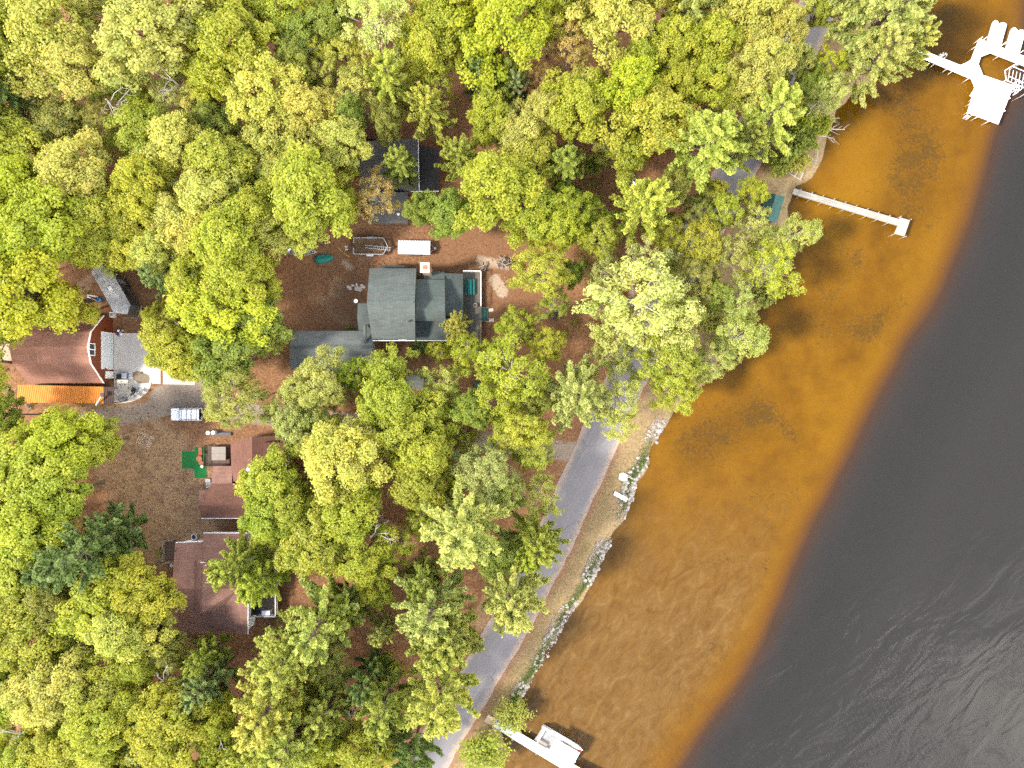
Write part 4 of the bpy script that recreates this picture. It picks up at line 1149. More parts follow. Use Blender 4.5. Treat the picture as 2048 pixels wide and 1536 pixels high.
ld = oriented('ladder', 755.5, 495.5, 5.5, 'aluminium ladder lying in the open utility trailer', 'ladder', h=.95)
mb = MB()
for y in (-.2, .2): mb.box((0, y, 0), (3.8, .06, .08))
for i in range(13): mb.tube((-1.8 + i * .3, -.2, 0), (-1.8 + i * .3, .2, 0), .025, .025, 5)
part(mb, 'frame', 'alu', ld)
# white covered trailer
ct = oriented('covered_trailer', 831, 497.5, 1, 'trailer covered with ribbed white sheets beside the utility trailer', 'trailer')
t_ = NT('white_ribbed_sheet'); wv = t_.n('ShaderNodeTexWave', {'Scale': .8, 'Distortion': .2}, bands_direction='X'); t_.t.links.new(t_.uv(), wv.inputs['Vector'])
nn = t_.noise(t_.pos(), 1.4, 5); M['ribsheet'] = t_.bsdf(t_.mix(t_.math('MULTIPLY', t_.step(nn, .45, .75), .5), (.80, .80, .80), (.45, .43, .41)), .4, 0, .4, wv.outputs['Fac'], .8, .05)
mb = MB(); n = 8
prof = [(-1.03, 1.15), (-.9, 1.32), (-.5, 1.42), (0, 1.45), (.5, 1.42), (.9, 1.32), (1.03, 1.15)]
vs = [(x, y, z) for x in (-2.4, 2.35) for y, z in prof] + [(x, y, z - .06) for x in (-2.4, 2.35) for y, z in prof]
m_ = len(prof); fs = [(i, m_ + i, m_ + i + 1, i + 1) for i in range(m_ - 1)] + [(2*m_+i+1, 3*m_+i+1, 3*m_+i, 2*m_+i) for i in range(m_ - 1)]
mb.add(vs, fs); part(mb, 'roof_sheet', 'ribsheet', ct)
mb = MB(); mb.box((0, 0, .85), (4.5, 1.9, .65)); part(mb, 'body', 'alu', ct)
for y in (-1.02, 1.02):
    for x in (-.4, .4):
        mb = MB(); mb.tube((x, y - .1, .32), (x, y + .1, .32), .32, .32, 14); part(mb, 'wheel', 'rubber', ct)
    mb = MB(); mb.box((0, y * 1.04, .72), (1.7, .24, .05)); part(mb, 'mudguard', 'darkgrey', ct)
mb = MB(); mb.tube((2.2, -.6, .5), (3.2, 0, .5), .05, .05, 6); mb.tube((2.2, .6, .5), (3.2, 0, .5), .05, .05, 6); mb.tube((3.0, 0, .1), (3.0, 0, .95), .05, .05, 6); mb.box((3.0, 0, .75), (.22, .22, .2)); part(mb, 'drawbar', 'grey', ct)
# aluminium boat on the left, teal tarp
rb = oriented('rowing_boat', 607, 503, 4, 'long pale aluminium boat under the trees next to a teal canoe', 'boat')
def boat_hull(L, Wd, Hh, n=9, m=7, bow=1.0):
    vs = []; fs = []
    for i in range(n):
        s = i / (n - 1); x = -L / 2 + L * s
        w = Wd / 2 * (1 - max(0, s - .45) ** 2 / .3025 * bow) * (.82 + .18 * min(1, s * 4)); w = max(w, .02)
        z = Hh * .12 * max(0, s - .6) ** 2 * 6
        for k in range(m):
            t = math.pi * k / (m - 1)
            vs.append((x, -w * math.cos(t), Hh - (Hh - z) * math.sin(t) ** .7))
    for i in range(n - 1):
        for k in range(m - 1): fs.append((i*m+k, i*m+k+1, (i+1)*m+k+1, (i+1)*m+k))
    fs.append(tuple(range(m - 1, -1, -1)))
    return vs, fs
def hull_part(parent, L, Wd, Hh, mat, z=0.1, name='hull', bow=1.0):
    mb = MB(); vs, fs = boat_hull(L, Wd, Hh, bow=bow); mb.add([(x, y, zz + z) for x, y, zz in vs], fs); o = part(mb, name, mat, parent, True)
    md = o.modifiers.new('thick', 'SOLIDIFY'); md.thickness = .05
    return o
hull_part(rb, 4.3, 1.5, .6, 'alu')
mb = MB()
for x in (-1.4, -.3, .8): mb.box((x, 0, .5), (.3, 1.3, .05))
part_each(mb, 'seat', 'grey', rb)
tk = oriented('canoe', 650, 517, -8, 'teal plastic canoe lying upside down beside the aluminium boat', 'canoe')
vs, fs = boat_hull(2.7, 1.4, .5, bow=.7); mb = MB(); mb.add([(x, -y, .5 - z) for x, y, z in vs], fs); o = part(mb, 'hull', 'teal', tk, True); md = o.modifiers.new('thick', 'SOLIDIFY'); md.thickness = .04
mb = MB(); mb.box((0, 0, .48), (2.0, .06, .06)); part(mb, 'keel', 'teal_dark', tk)
# yellow pole
yp = oriented('yellow_pole', 687, 504.5, 40, 'thin yellow pole lying on the dirt left of the utility trailer', 'pole')
mb = MB(); mb.tube((-1.1, 0, .06), (1.1, 0, .06), .04, .04, 6); part(mb, 'shaft', 'yellow', yp)
for i, (x, y, lb) in enumerate([(693, 493.5, 'upper of two small grey paving blocks by the yellow pole'), (693.5, 499, 'lower of two small grey paving blocks by the yellow pole')]):
    mb = MB(); q = P(x, y); mb.box((q.x, q.y, .06), (.5, .24, .14)); o = mb.build('paving_block', M['concrete']); tag(o, lb, 'block', 'paving blocks by the yellow pole')
# flat stones in the yard
for i, (x, y, sx, lb) in enumerate([(699, 575, .55, 'leftmost flat pale stone in the yard left of the grey-green house'), (706, 571, .4, 'small flat pale stone second from left in the yard'), (717, 578, .75, 'large flat pale stone lowest in the yard by the grey-green house'), (726, 573, .6, 'flat pale stone nearest the grey-green house wall'), (714, 569.5, .4, 'small pale stone topmost in the yard row')]):
    mb = MB(); q = P(x, y); mb.rock((q.x, q.y, .08), (sx, sx * .55, .16)); o = mb.build('flat_stone', M['mortar']); tag(o, lb, 'stone', 'flat stones in the yard')
# brush pile, log heap
def stick_heap(name, px, py, n, rad, L, label, cat, mats=('wood', 'pale_bark', 'wooddark')):
    t = thing(name, P(px, py), label, cat)
    for i in range(n):
        a = random.uniform(0, 6.28); d = random.uniform(0, rad) ; th = random.uniform(0, 3.14)
        c = P(px, py) + Vector((math.cos(a) * d, math.sin(a) * d * .7, .1 + random.random() * .5))
        u = Vector((math.cos(th), math.sin(th), random.uniform(-.2, .25))) * L * random.uniform(.5, 1) / 2
        mb = MB(); rr_ = random.uniform(.03, .085); mb.tube(c - u, c + u, rr_, rr_ * .7, 6); mb.build('stick', M[mats[i % len(mats)]], t)
    return t
stick_heap('brush_pile', 1010, 525.5, 34, 1.1, 1.7, 'heap of cut branches on the dirt beyond the lake deck', 'brush pile')
stick_heap('stick_heap', 967, 534, 9, .7, 1.8, 'few sticks leaning at the top corner of the lake deck', 'stick heap')
# fire ring
fr_ = thing('fire_ring', P(1110, 632), 'round fire ring of dark stones in the dirt clearing by the trees', 'fire ring')
for i in range(11):
    a = i / 11 * 6.283; mb = MB(); mb.rock(P(1110, 632) + Vector((math.cos(a) * .55, math.sin(a) * .55, .1)), (.17, .14, .13)); mb.build('stone', M['darkgrey'], fr_)
mb = MB(); mb.lathe(P(1110, 632), [(.42, -.02), (.42, .03), (.1, .06)], 12); mb.build('ash', M['wooddark'], fr_)
# pot and plant near steps
pp = thing('flower_pot', P(950.5, 611, DZ), 'brown flower pot standing on the lake deck near the steps', 'flower pot')
mb = MB(); mb.lathe(P(950.5, 611, DZ), [(.2, 0), (.3, .4), (.33, .4), (.33, .46), (.27, .46), (.24, .38), (.05, .37)], 14); mb.build('pot', M['wood'], pp)
mb = MB(); mb.lathe(P(950.5, 611, DZ + .39), [(.25, 0), (.02, .03)], 12); mb.build('soil', M['wooddark'], pp)
for i, (x, y, lb) in enumerate([(982, 620, 'upper stone slab at the foot of the teal deck stairs'), (982.5, 640, 'lower stone slab at the foot of the teal deck stairs')]):
    mb = MB(); q = P(x, y); mb.box((q.x, q.y, .04), (.7, .45, .1), .05); tag(mb.build('paving_slab', M['concrete']), lb, 'paving slab', 'paving slabs by the deck stairs')
# bungalow yard
for i, (x0, y0, x1, y1, lb) in enumerate([(364, 903.5, 388.3, 937, 'smaller green turf mat on the left beside the bungalow'), (388.8, 894.5, 413, 956, 'longer green turf mat on the right beside the hot tub')]):
    a, b = P(x0, y1), P(x1, y0); mb = MB(); mb.prism([(a.x, a.y), (b.x, a.y), (b.x, b.y), (a.x, b.y)], -.05, .03 + .004 * i)
    t_ = NT('green_turf_mat'); nf_ = t_.noise(t_.pos(), 9, 5, .8); n2_ = t_.noise(t_.pos(), .9, 4)
    mm = t_.bsdf(t_.mix(t_.math('MULTIPLY', t_.step(n2_, .4, .7), .4), t_.ramp(nf_, [(.3, (.008, .12, .025)), (.7, (.02, .22, .06))]), (.04, .13, .05)), .95, 0, .1, nf_, .4, .02)
    tag(mb.build('turf_mat', mm), lb, 'turf mat', 'green turf mats')
def chair(px, py, ang, mat, label, group=None, cat='chair', fab=None):
    c = oriented('lawn_chair', px, py, ang, label, cat, group, h=.07)
    mb = MB(); mb.box((0, 0, .42), (.5, .5, .05)); part(mb, 'seat', fab or mat, c)
    mb = MB(); mb.add([(-.25, -.25, .44), (-.25, .25, .44), (-.42, .25, .95), (-.42, -.25, .95), (-.29, -.25, .44), (-.29, .25, .44), (-.46, .25, .95), (-.46, -.25, .95)], [(0, 1, 2, 3), (7, 6, 5, 4), (0, 3, 7, 4), (1, 5, 6, 2), (3, 2, 6, 7), (0, 4, 5, 1)]); part(mb, 'backrest', fab or mat, c)
    for y in (-.28, .28):
        mb = MB(); mb.box((.0, y, .62), (.55, .05, .04)); part(mb, 'armrest', mat, c)
    for x in (-.22, .22):
        for y in (-.25, .25):
            mb = MB(); mb.tube((x, y, .44), (x * 1.25, y * 1.05, 0), .02, .02, 5); part(mb, 'leg', mat, c)
    return c
chair(403, 905.5, 180, 'red', 'red plastic chair on the longer green turf mat')
def stool(px, py, label, mat='terracotta', r=.34):
    c = thing('round_stool', P(px, py, .04), label, 'stool', 'terracotta stools on the turf mat')
    mb = MB(); mb.lathe(P(px, py, .04), [(r * .8, .38), (r, .40), (r, .47), (r * .9, .49)], 16); mb.build('seat', M[mat], c)
    mb = MB(); mb.lathe(P(px, py, .04), [(.16, 0), (.1, .1), (.09, .3), (.16, .385)], 12); mb.build('base', M['wooddark'], c)
stool(403, 898, 'terracotta stool above the red chair on the turf mat', r=.28)
stool(401, 917, 'large terracotta stool just below the red chair on the mat', r=.44)
stool(404.5, 925, 'lowest terracotta stool on the longer green mat')
mb = MB(); mb.lathe(P(405.5, 932.5, .04), [(.14, 0), (.2, .35), (.22, .35), (.18, .33), (.02, .3)], 12); tag(mb.build('bucket', M['white']), 'small white bucket near the lower end of the green mat', 'bucket')
for i, (x, y, lb, mt) in enumerate([(421, 865, 'grey barrel left of the white barrel above the hot tub', 'grey'), (431, 864.5, 'white barrel standing on the ground above the hot tub', 'white')]):
    b_ = thing('barrel', P(x, y), lb, 'barrel'); q = P(x, y)
    mb = MB(); mb.lathe(q, [(.27, 0), (.31, .2), (.31, .7), (.28, .88)], 16); mb.build('body', M[mt], b_)
    mb = MB(); mb.lathe(q + Vector((0, 0, .88)), [(.30, 0), (.30, .05), (.24, .07)], 16); mb.build('lid', M['white'], b_)
mb = MB(); q = P(447, 868); mb.box((q.x, q.y, .3), (2.4, .5, .06)); mb.box((q.x - 1, q.y, .13), (.08, .4, .3)); mb.box((q.x + 1, q.y, .13), (.08, .4, .3)); tag(mb.build('low_bench', M['darkgrey']), 'low dark bench beside the white barrel', 'bench')
def ac_unit(px, py, label):
    t = thing('air_conditioner', P(px, py), label, 'air conditioner'); q = P(px, py)
    mb = MB(); mb.box((q.x, q.y, .38), (.78, .78, .76)); mb.build('case', M['alu'], t)
    mb = MB(); mb.lathe(q + Vector((0, 0, .765)), [(.3, 0), (.3, .02), (.08, .03), (.08, .06), (.02, .07)], 16); mb.build('fan_grille', M['black'], t)
ac_unit(392, 1072, 'grey square air conditioner with round black fan by the brown dormered house')
mb = MB(); mb.lathe(P(346.5, 1129), [(.25, 0), (.3, .5), (.28, .52), (.02, .56)], 14); tag(mb.build('barrel_planter', M['beige']), 'pale round lidded tub below the small back deck', 'tub')
bb = thing('covered_grill', P(536, 1222, 1.3), 'covered grey grill on the white-railed deck', 'grill'); q = P(536, 1222, 1.3)
mb = MB(); mb.box((q.x, q.y, 1.3 + .5), (1.3, .75, .95), 0, .9); mb.build('cover', M['alu'], bb)
mb = MB(); mb.box((q.x, q.y, 1.3 + .04), (1.1, .6, .08)); mb.build('base', M['black'], bb)
pt2 = thing('patio_set', P(513, 1215, 1.3), 'dark cushioned bench on the white-railed deck next to the grill', 'bench'); q = P(514, 1215, 1.3)
mb = MB(); mb.box((q.x, q.y, 1.7), (.9, 1.9, .1)); mb.build('seat', M['black'], pt2)
mb = MB(); mb.box((q.x - .45, q.y, 2.0), (.12, 1.9, .7)); mb.build('backrest', M['darkgrey'], pt2)
mb = MB(); [mb.box((q.x + sx * .35, q.y + sy * .85, 1.48), (.08, .08, .38)) for sx in (-1, 1) for sy in (-1, 1)]; mb.build_each('leg', M['darkgrey'], pt2)
# rotary clothes airer lying as thin white lines
an = thing('clothes_airer', P(302, 880), 'thin grey-white folding clothes airer standing on the bare lawn', 'clothes airer'); q = P(302, 880)
mb = MB(); mb.tube(q, q + Vector((0, 0, 1.7)), .035, .025, 6); mb.build('pole', M['steel'], an)
tips = [q + Vector((math.cos(a) * 1.35, math.sin(a) * 1.35, 1.75)) for a in (3.3, 5.1, .35, 1.9)]
for tp in tips:
    mb = MB(); mb.tube(q + Vector((0, 0, 1.3)), tp, .022, .018, 5); mb.build('arm', M['steel'], an)
mb = MB()
for s in (.5, .75, 1.0):
    c0 = q + Vector((0, 0, 1.3))
    for i in range(4): mb.tube(c0.lerp(tips[i], s), c0.lerp(tips[(i + 1) % 4], s), .008, .008, 3)
mb.build('line', M['white'], an)
# patio things by the barn
pt = thing('patio_table', P(244.5, 770), 'square beige patio table on the concrete beside the lean-to', 'table')
q = P(244.5, 770, .8)
mb = MB(); mb.box((q.x, q.y, .76), (1.58, 1.58, .06)); mb.build('tabletop', M['beige'], pt)
for sx in (-1, 1):
    for sy in (-1, 1): mb = MB(); mb.box((q.x + sx * .68, q.y + sy * .68, .4), (.08, .08, .7)); mb.build('leg', M['beige'], pt)
for i, (dx, dy, lb) in enumerate([(-.1, .52, 'uppermost small dark cup on the beige table'), (.42, .1, 'small dark cup near the right edge of the beige table'), (-.15, -.05, 'small dark cup at the middle of the beige table'), (-.05, -.35, 'lowest small dark cup on the beige table')]):
    mb = MB(); mb.lathe((q.x + dx, q.y + dy, .79), [(.05, 0), (.065, .13), (.05, .13), (.02, .11)], 10); tag(mb.build('cup', M['black']), lb, 'cup', 'cups on the patio table')
for i, (x, y, bm, lm, lb) in enumerate([(242.2, 753, 'darkgrey', 'black', 'dark grey lidded bin beside the blue cooler on the patio'), (252.8, 751.5, 'blue', 'alu', 'blue cooler with a pale lid above the patio table')]):
    t = thing('storage_bin', P(x, y, .06), lb, 'bin'); q2 = P(x, y, .06)
    mb = MB(); mb.box((q2.x, q2.y, .36), (.66, .74, .6), 0, 1.05); mb.build('body', M[bm], t)
    mb = MB(); mb.box((q2.x, q2.y, .70), (.72, .8, .09)); mb.build('lid', M[lm], t)
    mb = MB(); mb.box((q2.x, q2.y - .42, .55), (.3, .05, .06)); mb.build('handle', M['black'], t)
CH = 'dark chairs round the curved patio edge'
chair(245.5, 799, 255, 'black', 'dark mesh chair at the left end of the curved patio edge', CH, fab='grey')
chair(255, 797.5, 255, 'black', 'dark mesh chair second from left on the curved patio edge', CH, fab='grey')
chair(275, 788.5, 225, 'black', 'dark mesh chair beside the round fire bowl on the patio', CH, fab='grey')
chair(284.5, 780.5, 215, 'black', 'dark mesh chair farthest right on the curved patio edge', CH, fab='grey')
fb = thing('fire_bowl', P(270.5, 779.5, .06), 'black fire bowl on three legs among the patio chairs', 'fire bowl'); q = P(270.5, 779.5, .06)
mb = MB(); mb.lathe(q, [(.1, .2), (.3, .32), (.36, .45), (.32, .45), (.2, .33), (.02, .28)], 14); mb.build('bowl', M['black'], fb)
mb = MB(); [mb.tube(q + Vector((math.cos(a) * .2, math.sin(a) * .2, .3)), q + Vector((math.cos(a) * .4, math.sin(a) * .4, 0)), .025, .025, 5) for a in (0, 2.1, 4.2)]; mb.build_each('leg', M['black'], fb)
fs_ = thing('folded_frame', P(266, 787, .06), 'folded black metal frame lying on the patio by the fire bowl', 'metal frame')
mb = MB()
for a in (.5, .75, 2.2): u = Vector((math.cos(a), math.sin(a), 0)); mb.tube(P(266, 787, .14) - u * .55, P(266, 787, .14) + u * .55, .035, .035, 5)
mb.build('bars', M['black'], fs_)
mb = MB(); mb.lathe(P(300.3, 702.5, .06), [(.14, 0), (.19, .3), (.16, .3), (.02, .05)], 12); tag(mb.build('bucket', M['darkgrey']), 'dark bucket alone on the concrete pad', 'bucket')
mb = MB(); q = P(283, 745.5, .06); mb.box((q.x, q.y, .14), (.3, .22, .2), .5); tag(mb.build('tool_box', M['darkgrey']), 'small dark tool box at the corner of the sandy patch', 'tool box')
mb = MB(); q = P(282, 755, .06)
mb.prism([tuple(P(264 + x, 742 + y).xy) for x, y in [(2, 3), (10, 0), (18, 1), (24, 4), (34, 8), (36, 14), (35, 24), (24, 25), (12, 24), (5, 19), (1, 12)]], .0, .066)
t_ = NT('spread_sand'); nf_ = t_.noise(t_.pos(), 4, 7, .75); so_ = mb.build('sand_patch', t_.bsdf(t_.ramp(nf_, [(.3, (.15, .115, .075)), (.7, (.26, .21, .15))]), .95, 0, .1, nf_, .5, .03)); so_['kind'] = 'stuff'; so_['label'] = 'spread of brown sand on the concrete patio'
for i, (x0, y0, x1, y1, z, lb) in enumerate([(287, 648.5, 312, 659, .62, 'long white chest above the concrete pad, the larger one'), (287.5, 660.8, 312, 665.2, .35, 'narrow white box lying along the concrete pad edge'), (368, 644.5, 391, 655.5, .5, 'white flat box half under the tree above the second pad')]):
    t = thing('storage_chest', P((x0 + x1) / 2, (y0 + y1) / 2), lb, 'chest')
    mb = MB(); px_box(mb, x0, y0, x1, y1, 0, z - .1); mb.build('body', M['alu'], t)
    mb = MB(); px_box(mb, x0 - .5, y0 - .5, x1 + .5, y1 + .5, z - .1, z); mb.build('lid', M['white'], t)
fz = thing('utility_box', P(222.5, 629.5), 'white box with a grey lid at the top corner of the barn front', 'box')
mb = MB(); px_box(mb, 219, 624, 226.5, 634.5, 0, .8); mb.build('body', M['white'], fz)
mb = MB(); px_box(mb, 220.2, 626, 225.2, 632.6, .8, .84); mb.build('lid', M['grey'], fz)
# toys and buckets heap
for i, (x, y, mt, r_, lb) in enumerate([(234, 667, 'red', .2, 'red ball in the toy heap by the garage door'), (238, 670.5, 'blue', .22, 'blue ball in the toy heap by the garage door'), (238.5, 661.5, 'white', .22, 'white ball topmost in the toy heap by the barn'), (243.5, 668, 'white', .2, 'white ball at the right of the toy heap by the barn'), (246.5, 661, 'beige', .16, 'small beige ball at the end of the toy heap'), (242, 664.5, 'grey', .2, 'grey ball at the middle of the toy heap')]):
    mb = MB(); mb.lathe(P(x, y, .03), [(r_ * math.sin(k / 7 * math.pi) + .004, r_ - r_ * math.cos(k / 7 * math.pi)) for k in range(8)], 12); tag(mb.build('toy_ball', M[mt], smooth=True), lb, 'ball', 'toys by the garage door')
mb = MB(); mb.lathe(P(202, 600.5), [(.3, 0), (.34, .6), (.36, .62), (.3, .6), (.02, .5)], 14); tag(mb.build('water_tub', M['blue']), 'blue tub beside the silver camper', 'tub')
for i, (x, y, a, lb) in enumerate([(186, 592, 10, 'upper white plank beside the blue tub by the camper'), (186, 598, 22, 'lower white plank beside the blue tub by the camper')]):
    mb = MB(); q = P(x, y); mb.box((q.x, q.y, .12), (1.7, .2, .1), -R(a)); tag(mb.build('plank', M['alu']), lb, 'plank', 'planks by the blue tub')
stick_heap('junk_heap', 60, 812, 8, .6, .9, 'dark junk heap below the left end of the lean-to', 'junk heap', ('darkgrey', 'grey', 'wooddark'))
tr_ = thing('tire_stack', P(15, 779), 'dark tyres stacked by the left end of the lean-to', 'tyre stack')
for i in range(2): mb = MB(); mb.lathe(P(15 + i * 6, 777 + i * 9), [(.2, 0), (.38, .03), (.38, .2), (.2, .22)], 14); mb.build('tyre', M['rubber'], tr_)
mb = MB(); q = P(9, 780, 0)
# silver boat and other glimpses between crowns
sb = oriented('canoe', 1267, 361, 68, 'silver canoe glimpsed between the pines beside the road', 'canoe')
vs, fs = boat_hull(3.4, .95, .45, bow=.9); mb = MB(); mb.add([(x, -y, .5 - z) for x, y, z in vs], fs); o = part(mb, 'hull', 'alu', sb, True); md = o.modifiers.new('thick', 'SOLIDIFY'); md.thickness = .04
mb = MB(); mb.box((0, 0, .48), (2.4, .05, .06)); part(mb, 'keel', 'steel', sb)
bt = oriented('kayak', 967, 772, 12, 'pale teal kayak under the trees near the little grey shed', 'kayak')
vs, fs = boat_hull(3.0, .8, .4, bow=1); mb = MB(); mb.add([(x, -y, .45 - z) for x, y, z in vs], fs); o = part(mb, 'hull', 'teal_dark', bt, True); md = o.modifiers.new('thick', 'SOLIDIFY'); md.thickness = .04
mb = MB(); mb.box((0, 0, .43), (1.8, .05, .05)); part(mb, 'keel', 'alu', bt)
wr = oriented('rowing_boat', 711, 1005, 62, 'small white rowing boat half hidden by crowns above the dormered house', 'boat')
hull_part(wr, 2.3, 1.1, .5, 'white'); mb = MB(); [mb.box((x, 0, .45), (.25, .95, .05)) for x in (-.6, .25)]; part_each(mb, 'seat', 'grey', wr)

# ------------------------------------------------------------------ docks and boats
def world(px, py, h): return P(px, py, h)
DH = .05          # deck level of the docks
def posts(parent, pxs, h=DH, up=.95, r=.045, mat='white', down=-2.4):
    for x, y in pxs:
        q = P(x, y, h); mb = MB(); mb.tube((q.x, q.y, down), (q.x, q.y, h + up), r, r, 8); mb.build('post', M[mat], parent)
# big white dock
bd = thing('dock', P(1975, 150, WL), 'big white dock with octagonal platform and wide square end', 'dock')
def dk_slab(name, pts, mat, h=DH, t=.14, axis=(1, 0, 0), parent=bd):
    mb = MB(); mb.prism([tuple(P(x, y, h).xy) for x, y in pts], h - t, h); return mb.build(name, M[mat] if isinstance(mat, str) else mat, parent, axis=axis)
wd_ = (Vector((1921, -131)) - Vector((1791, -78))).normalized()
dk_slab('walkway', [(1785,75.5),(1791,78),(1920.7,130),(1941,122),(1957,127.8),(1966,149.8),(1943.5,158),(1785,91)], 'dockwhite', axis=(wd_.x, wd_.y, 0))
dk_slab('platform', [(1941.2,121.7),(1958.8,77),(2060,116.5),(2060,136),(2042.6,129.5),(1981.6,105.8),(1962,113.4),(1957.2,127.4)], 'dockwhite', axis=(wd_.x, wd_.y, 0))
dk_slab('platform', [(1943.7,158.4),(1966.3,150.2),(2025.6,170),(2025.6,176.5),(1996.9,248),(1935,225),(1949.5,174)], 'dockwhite', axis=(wd_.x, wd_.y, 0))
mb = MB(); mb.prism([tuple(P(x, y, .5).xy) for x, y in [(1951,174),(1939.5,191.5),(1949,196),(1958,178)]], DH + .38, DH + .46); bn_ = mb.build('bench', M['white'], bd)
mb = MB(); mb.prism([tuple(P(x, y, .3).xy) for x, y in [(1951,177),(1942,190),(1948,193),(1956,180)]], DH, DH + .38); mb.build('bench_support', M['white'], bn_)
posts(bd, [(1822,113),(1868,128.5),(1892,139),(1904,143),(1937,157),(1884.5,112),(1941,120),(1950,94),(1957,80),(1966,80),(1974,83),(1999,111),(2002,92),(2004,90),(2032,104),(2038,107),(1950,195),(1944,205),(1940,222),(1956,233),(1978,242),(2002,226),(2012,201),(2021,186)])
def ladder(parent, px, py, ang, h=DH):
    q = P(px, py, h); u = Vector((math.cos(-R(ang)), math.sin(-R(ang)), 0)); v = Vector((-u.y, u.x, 0))
    mb = MB()
    for s in (-.28, .28):
        mb.path([q + v * s - u * .3, q + v * s - u * .25 + Vector((0, 0, .8)), q + v * s + u * .15 + Vector((0, 0, .8)), q + v * s + u * .3, q + v * s + u * .55 + Vector((0, 0, -1.0))], [.03] * 5, 6)
    for k in range(4): c = q + u * (.34 + k * .07) + Vector((0, 0, -.15 - k * .26)); mb.tube(c - v * .28, c + v * .28, .03, .03, 5)
    mb.build('ladder', M['white'], parent)
ladder(bd, 1832, 114, 112); ladder(bd, 1940, 226.5, 112); ladder(bd, 1884, 113, -66)
rail(bd, [P(2025, 178, DH)[:2], P(2031, 182, DH)[:2], P(2026, 190, DH)[:2]], DH, .9, 'white', gap=1.2)
# drive-on floats for water scooters
def float_port(dx, dy, label):
    def q(x, y): return (x + dx, y + dy)
    t = thing('float_port', P(*q(1995.5, 66), WL), label, 'float', 'drive-on floats at the big white dock')
    out = [(1977.4,83),(1980,73),(1988,45),(1990.5,40),(1994,40.5),(1997.5,44),(1999.6,49.2),(2002.6,45.2),(2007,44.6),(2012,46.2),(2013.8,48.5),(2013.3,52),(2010,64),(2002,93)]
    mb = MB(); mb.prism([tuple(P(*q(x, y), -.3).xy) for x, y in out], WL - .15, -.34); b_ = mb.build('hull', M['white'], t)
    mb = MB(); c0 = [(1984,80),(1991.5,52),(2009,58),(1999,86)]
    mb.prism([tuple(P(*q(x, y), -.25).xy) for x, y in [(1979.5,82.5),(1988.5,50),(1992.5,50),(1984,84)]], -.34, -.2); mb.prism([tuple(P(*q(x, y), -.25).xy) for x, y in [(1997.5,90),(2007,54.5),(2011,56),(2001.5,91.5)]], -.34, -.2)
    mb.build_each('side_rail', M['white'], t)
    for k in range(5):
        for s in (0, 1):
            x = 1996.5 - k * 1.45 + s * 6.0; y = 50.5 + k * 5.0 + s * 2.2
            c = P(*q(x, y), -.3); mb = MB(); mb.tube(c + Vector((-.1, -.04, 0)), c + Vector((.1, .04, 0)), .06, .06, 8); mb.build('roller', M['black'], t)
    c = P(*q(1991.5, 83.5), -.25); mb = MB(); mb.tube(c + Vector((-.16, .05, 0)), c + Vector((.16, -.05, 0)), .05, .05, 6); mb.tube(c, c + Vector((0, 0, .2)), .05, .05, 6); mb.build('cleat', M['black'], t)
float_port(0, 0, 'white drive-on float with V-notched end, left of the pair')
float_port(37, 14.4, 'white drive-on float with V-notched end, right of the pair by the photo edge')
# boat lift
bl = thing('boat_lift', P(2040, 150, WL), 'white tubular boat lift frame at the edge of the big dock', 'boat lift')
fr0 = [(2010,141),(2012,160),(2032,169),(2062,181),(2066,150),(2048,122),(2028,130)]
mb = MB()
for z in (.3, 1.15):
    pp_ = [P(x, y, z) for x, y in fr0]
    for a, b in zip(pp_, pp_[1:] + pp_[:1]): mb.tube(a, b, .055, .055, 6)
mb.build('guide_frame', M['white'], bl)
mb = MB()
for x, y in ((2012,160),(2048,122),(2062,181),(2032,169)): a = P(x, y, 1.4); mb.tube((a.x, a.y, -2.3), a, .08, .08, 8)
mb.build_each('leg', M['alu'], bl)
mb = MB()
for k in range(6): mb.tube(P(2020 + k * 7, 138 + k * 2.6, -.1), P(2024 + k * 7 - 8, 160 + k * 2.2, -.1), .06, .06, 6)
for o_ in ((2016, 152, 2064, 172), (2026, 133, 2066, 150)): mb.tube(P(o_[0], o_[1], -.02), P(o_[2], o_[3], -.02), .07, .07, 6)
mb.build('cradle', M['alu'], bl)
wl_ = P(2036, 172, 1.3); mb = MB()
for k in range(18): a0, a1 = k / 18 * 6.283, (k + 1) / 18 * 6.283; mb.tube(wl_ + Vector((math.cos(a0) * .7, math.sin(a0) * .7, 0)), wl_ + Vector((math.cos(a1) * .7, math.sin(a1) * .7, 0)), .03, .03, 5)
for k in range(3): a0 = k * 1.05; mb.tube(wl_ - Vector((math.cos(a0) * .7, math.sin(a0) * .7, 0)), wl_ + Vector((math.cos(a0) * .7, math.sin(a0) * .7, 0)), .025, .025, 5)
mb.build('winch_wheel', M['white'], bl)
# narrow wooden dock
nd = thing('dock', P(1695, 412, WL), 'narrow weathered plank dock with a short T end', 'dock')
u_ = (P(1800, 446, DH) - P(1587, 383, DH)).normalized()
dk_slab('walkway', [(1588.5,376.5),(1799,438.5),(1795.5,451.5),(1584.5,388)], 'dockwood', axis=(-u_.y, u_.x, 0), parent=nd)
dk_slab('end_platform', [(1799.3,434.5),(1820,440.5),(1809,472.5),(1788.5,467),(1795.8,451)], 'dockwood', axis=(-u_.y, u_.x, 0), h=DH + .005, parent=nd)
pl = []
for k in range(9):
    s = .06 + k * .105
    pl += [(1588.5 + 211 * s, 375.3 + 62.5 * s), (1584.5 + 211 * s, 389.5 + 63.5 * s)]
posts(nd, pl + [(1800,433.5),(1820.5,439.5),(1810,473.5),(1788,468.5)], up=.35, r=.05, mat='alu')
mb = MB()
for a, b in (((1588.5,377),(1799,439)), ((1585,387.4),(1795.5,451))): mb.tube(P(a[0], a[1], DH - .2), P(b[0], b[1], DH - .2), .06, .06, 6)
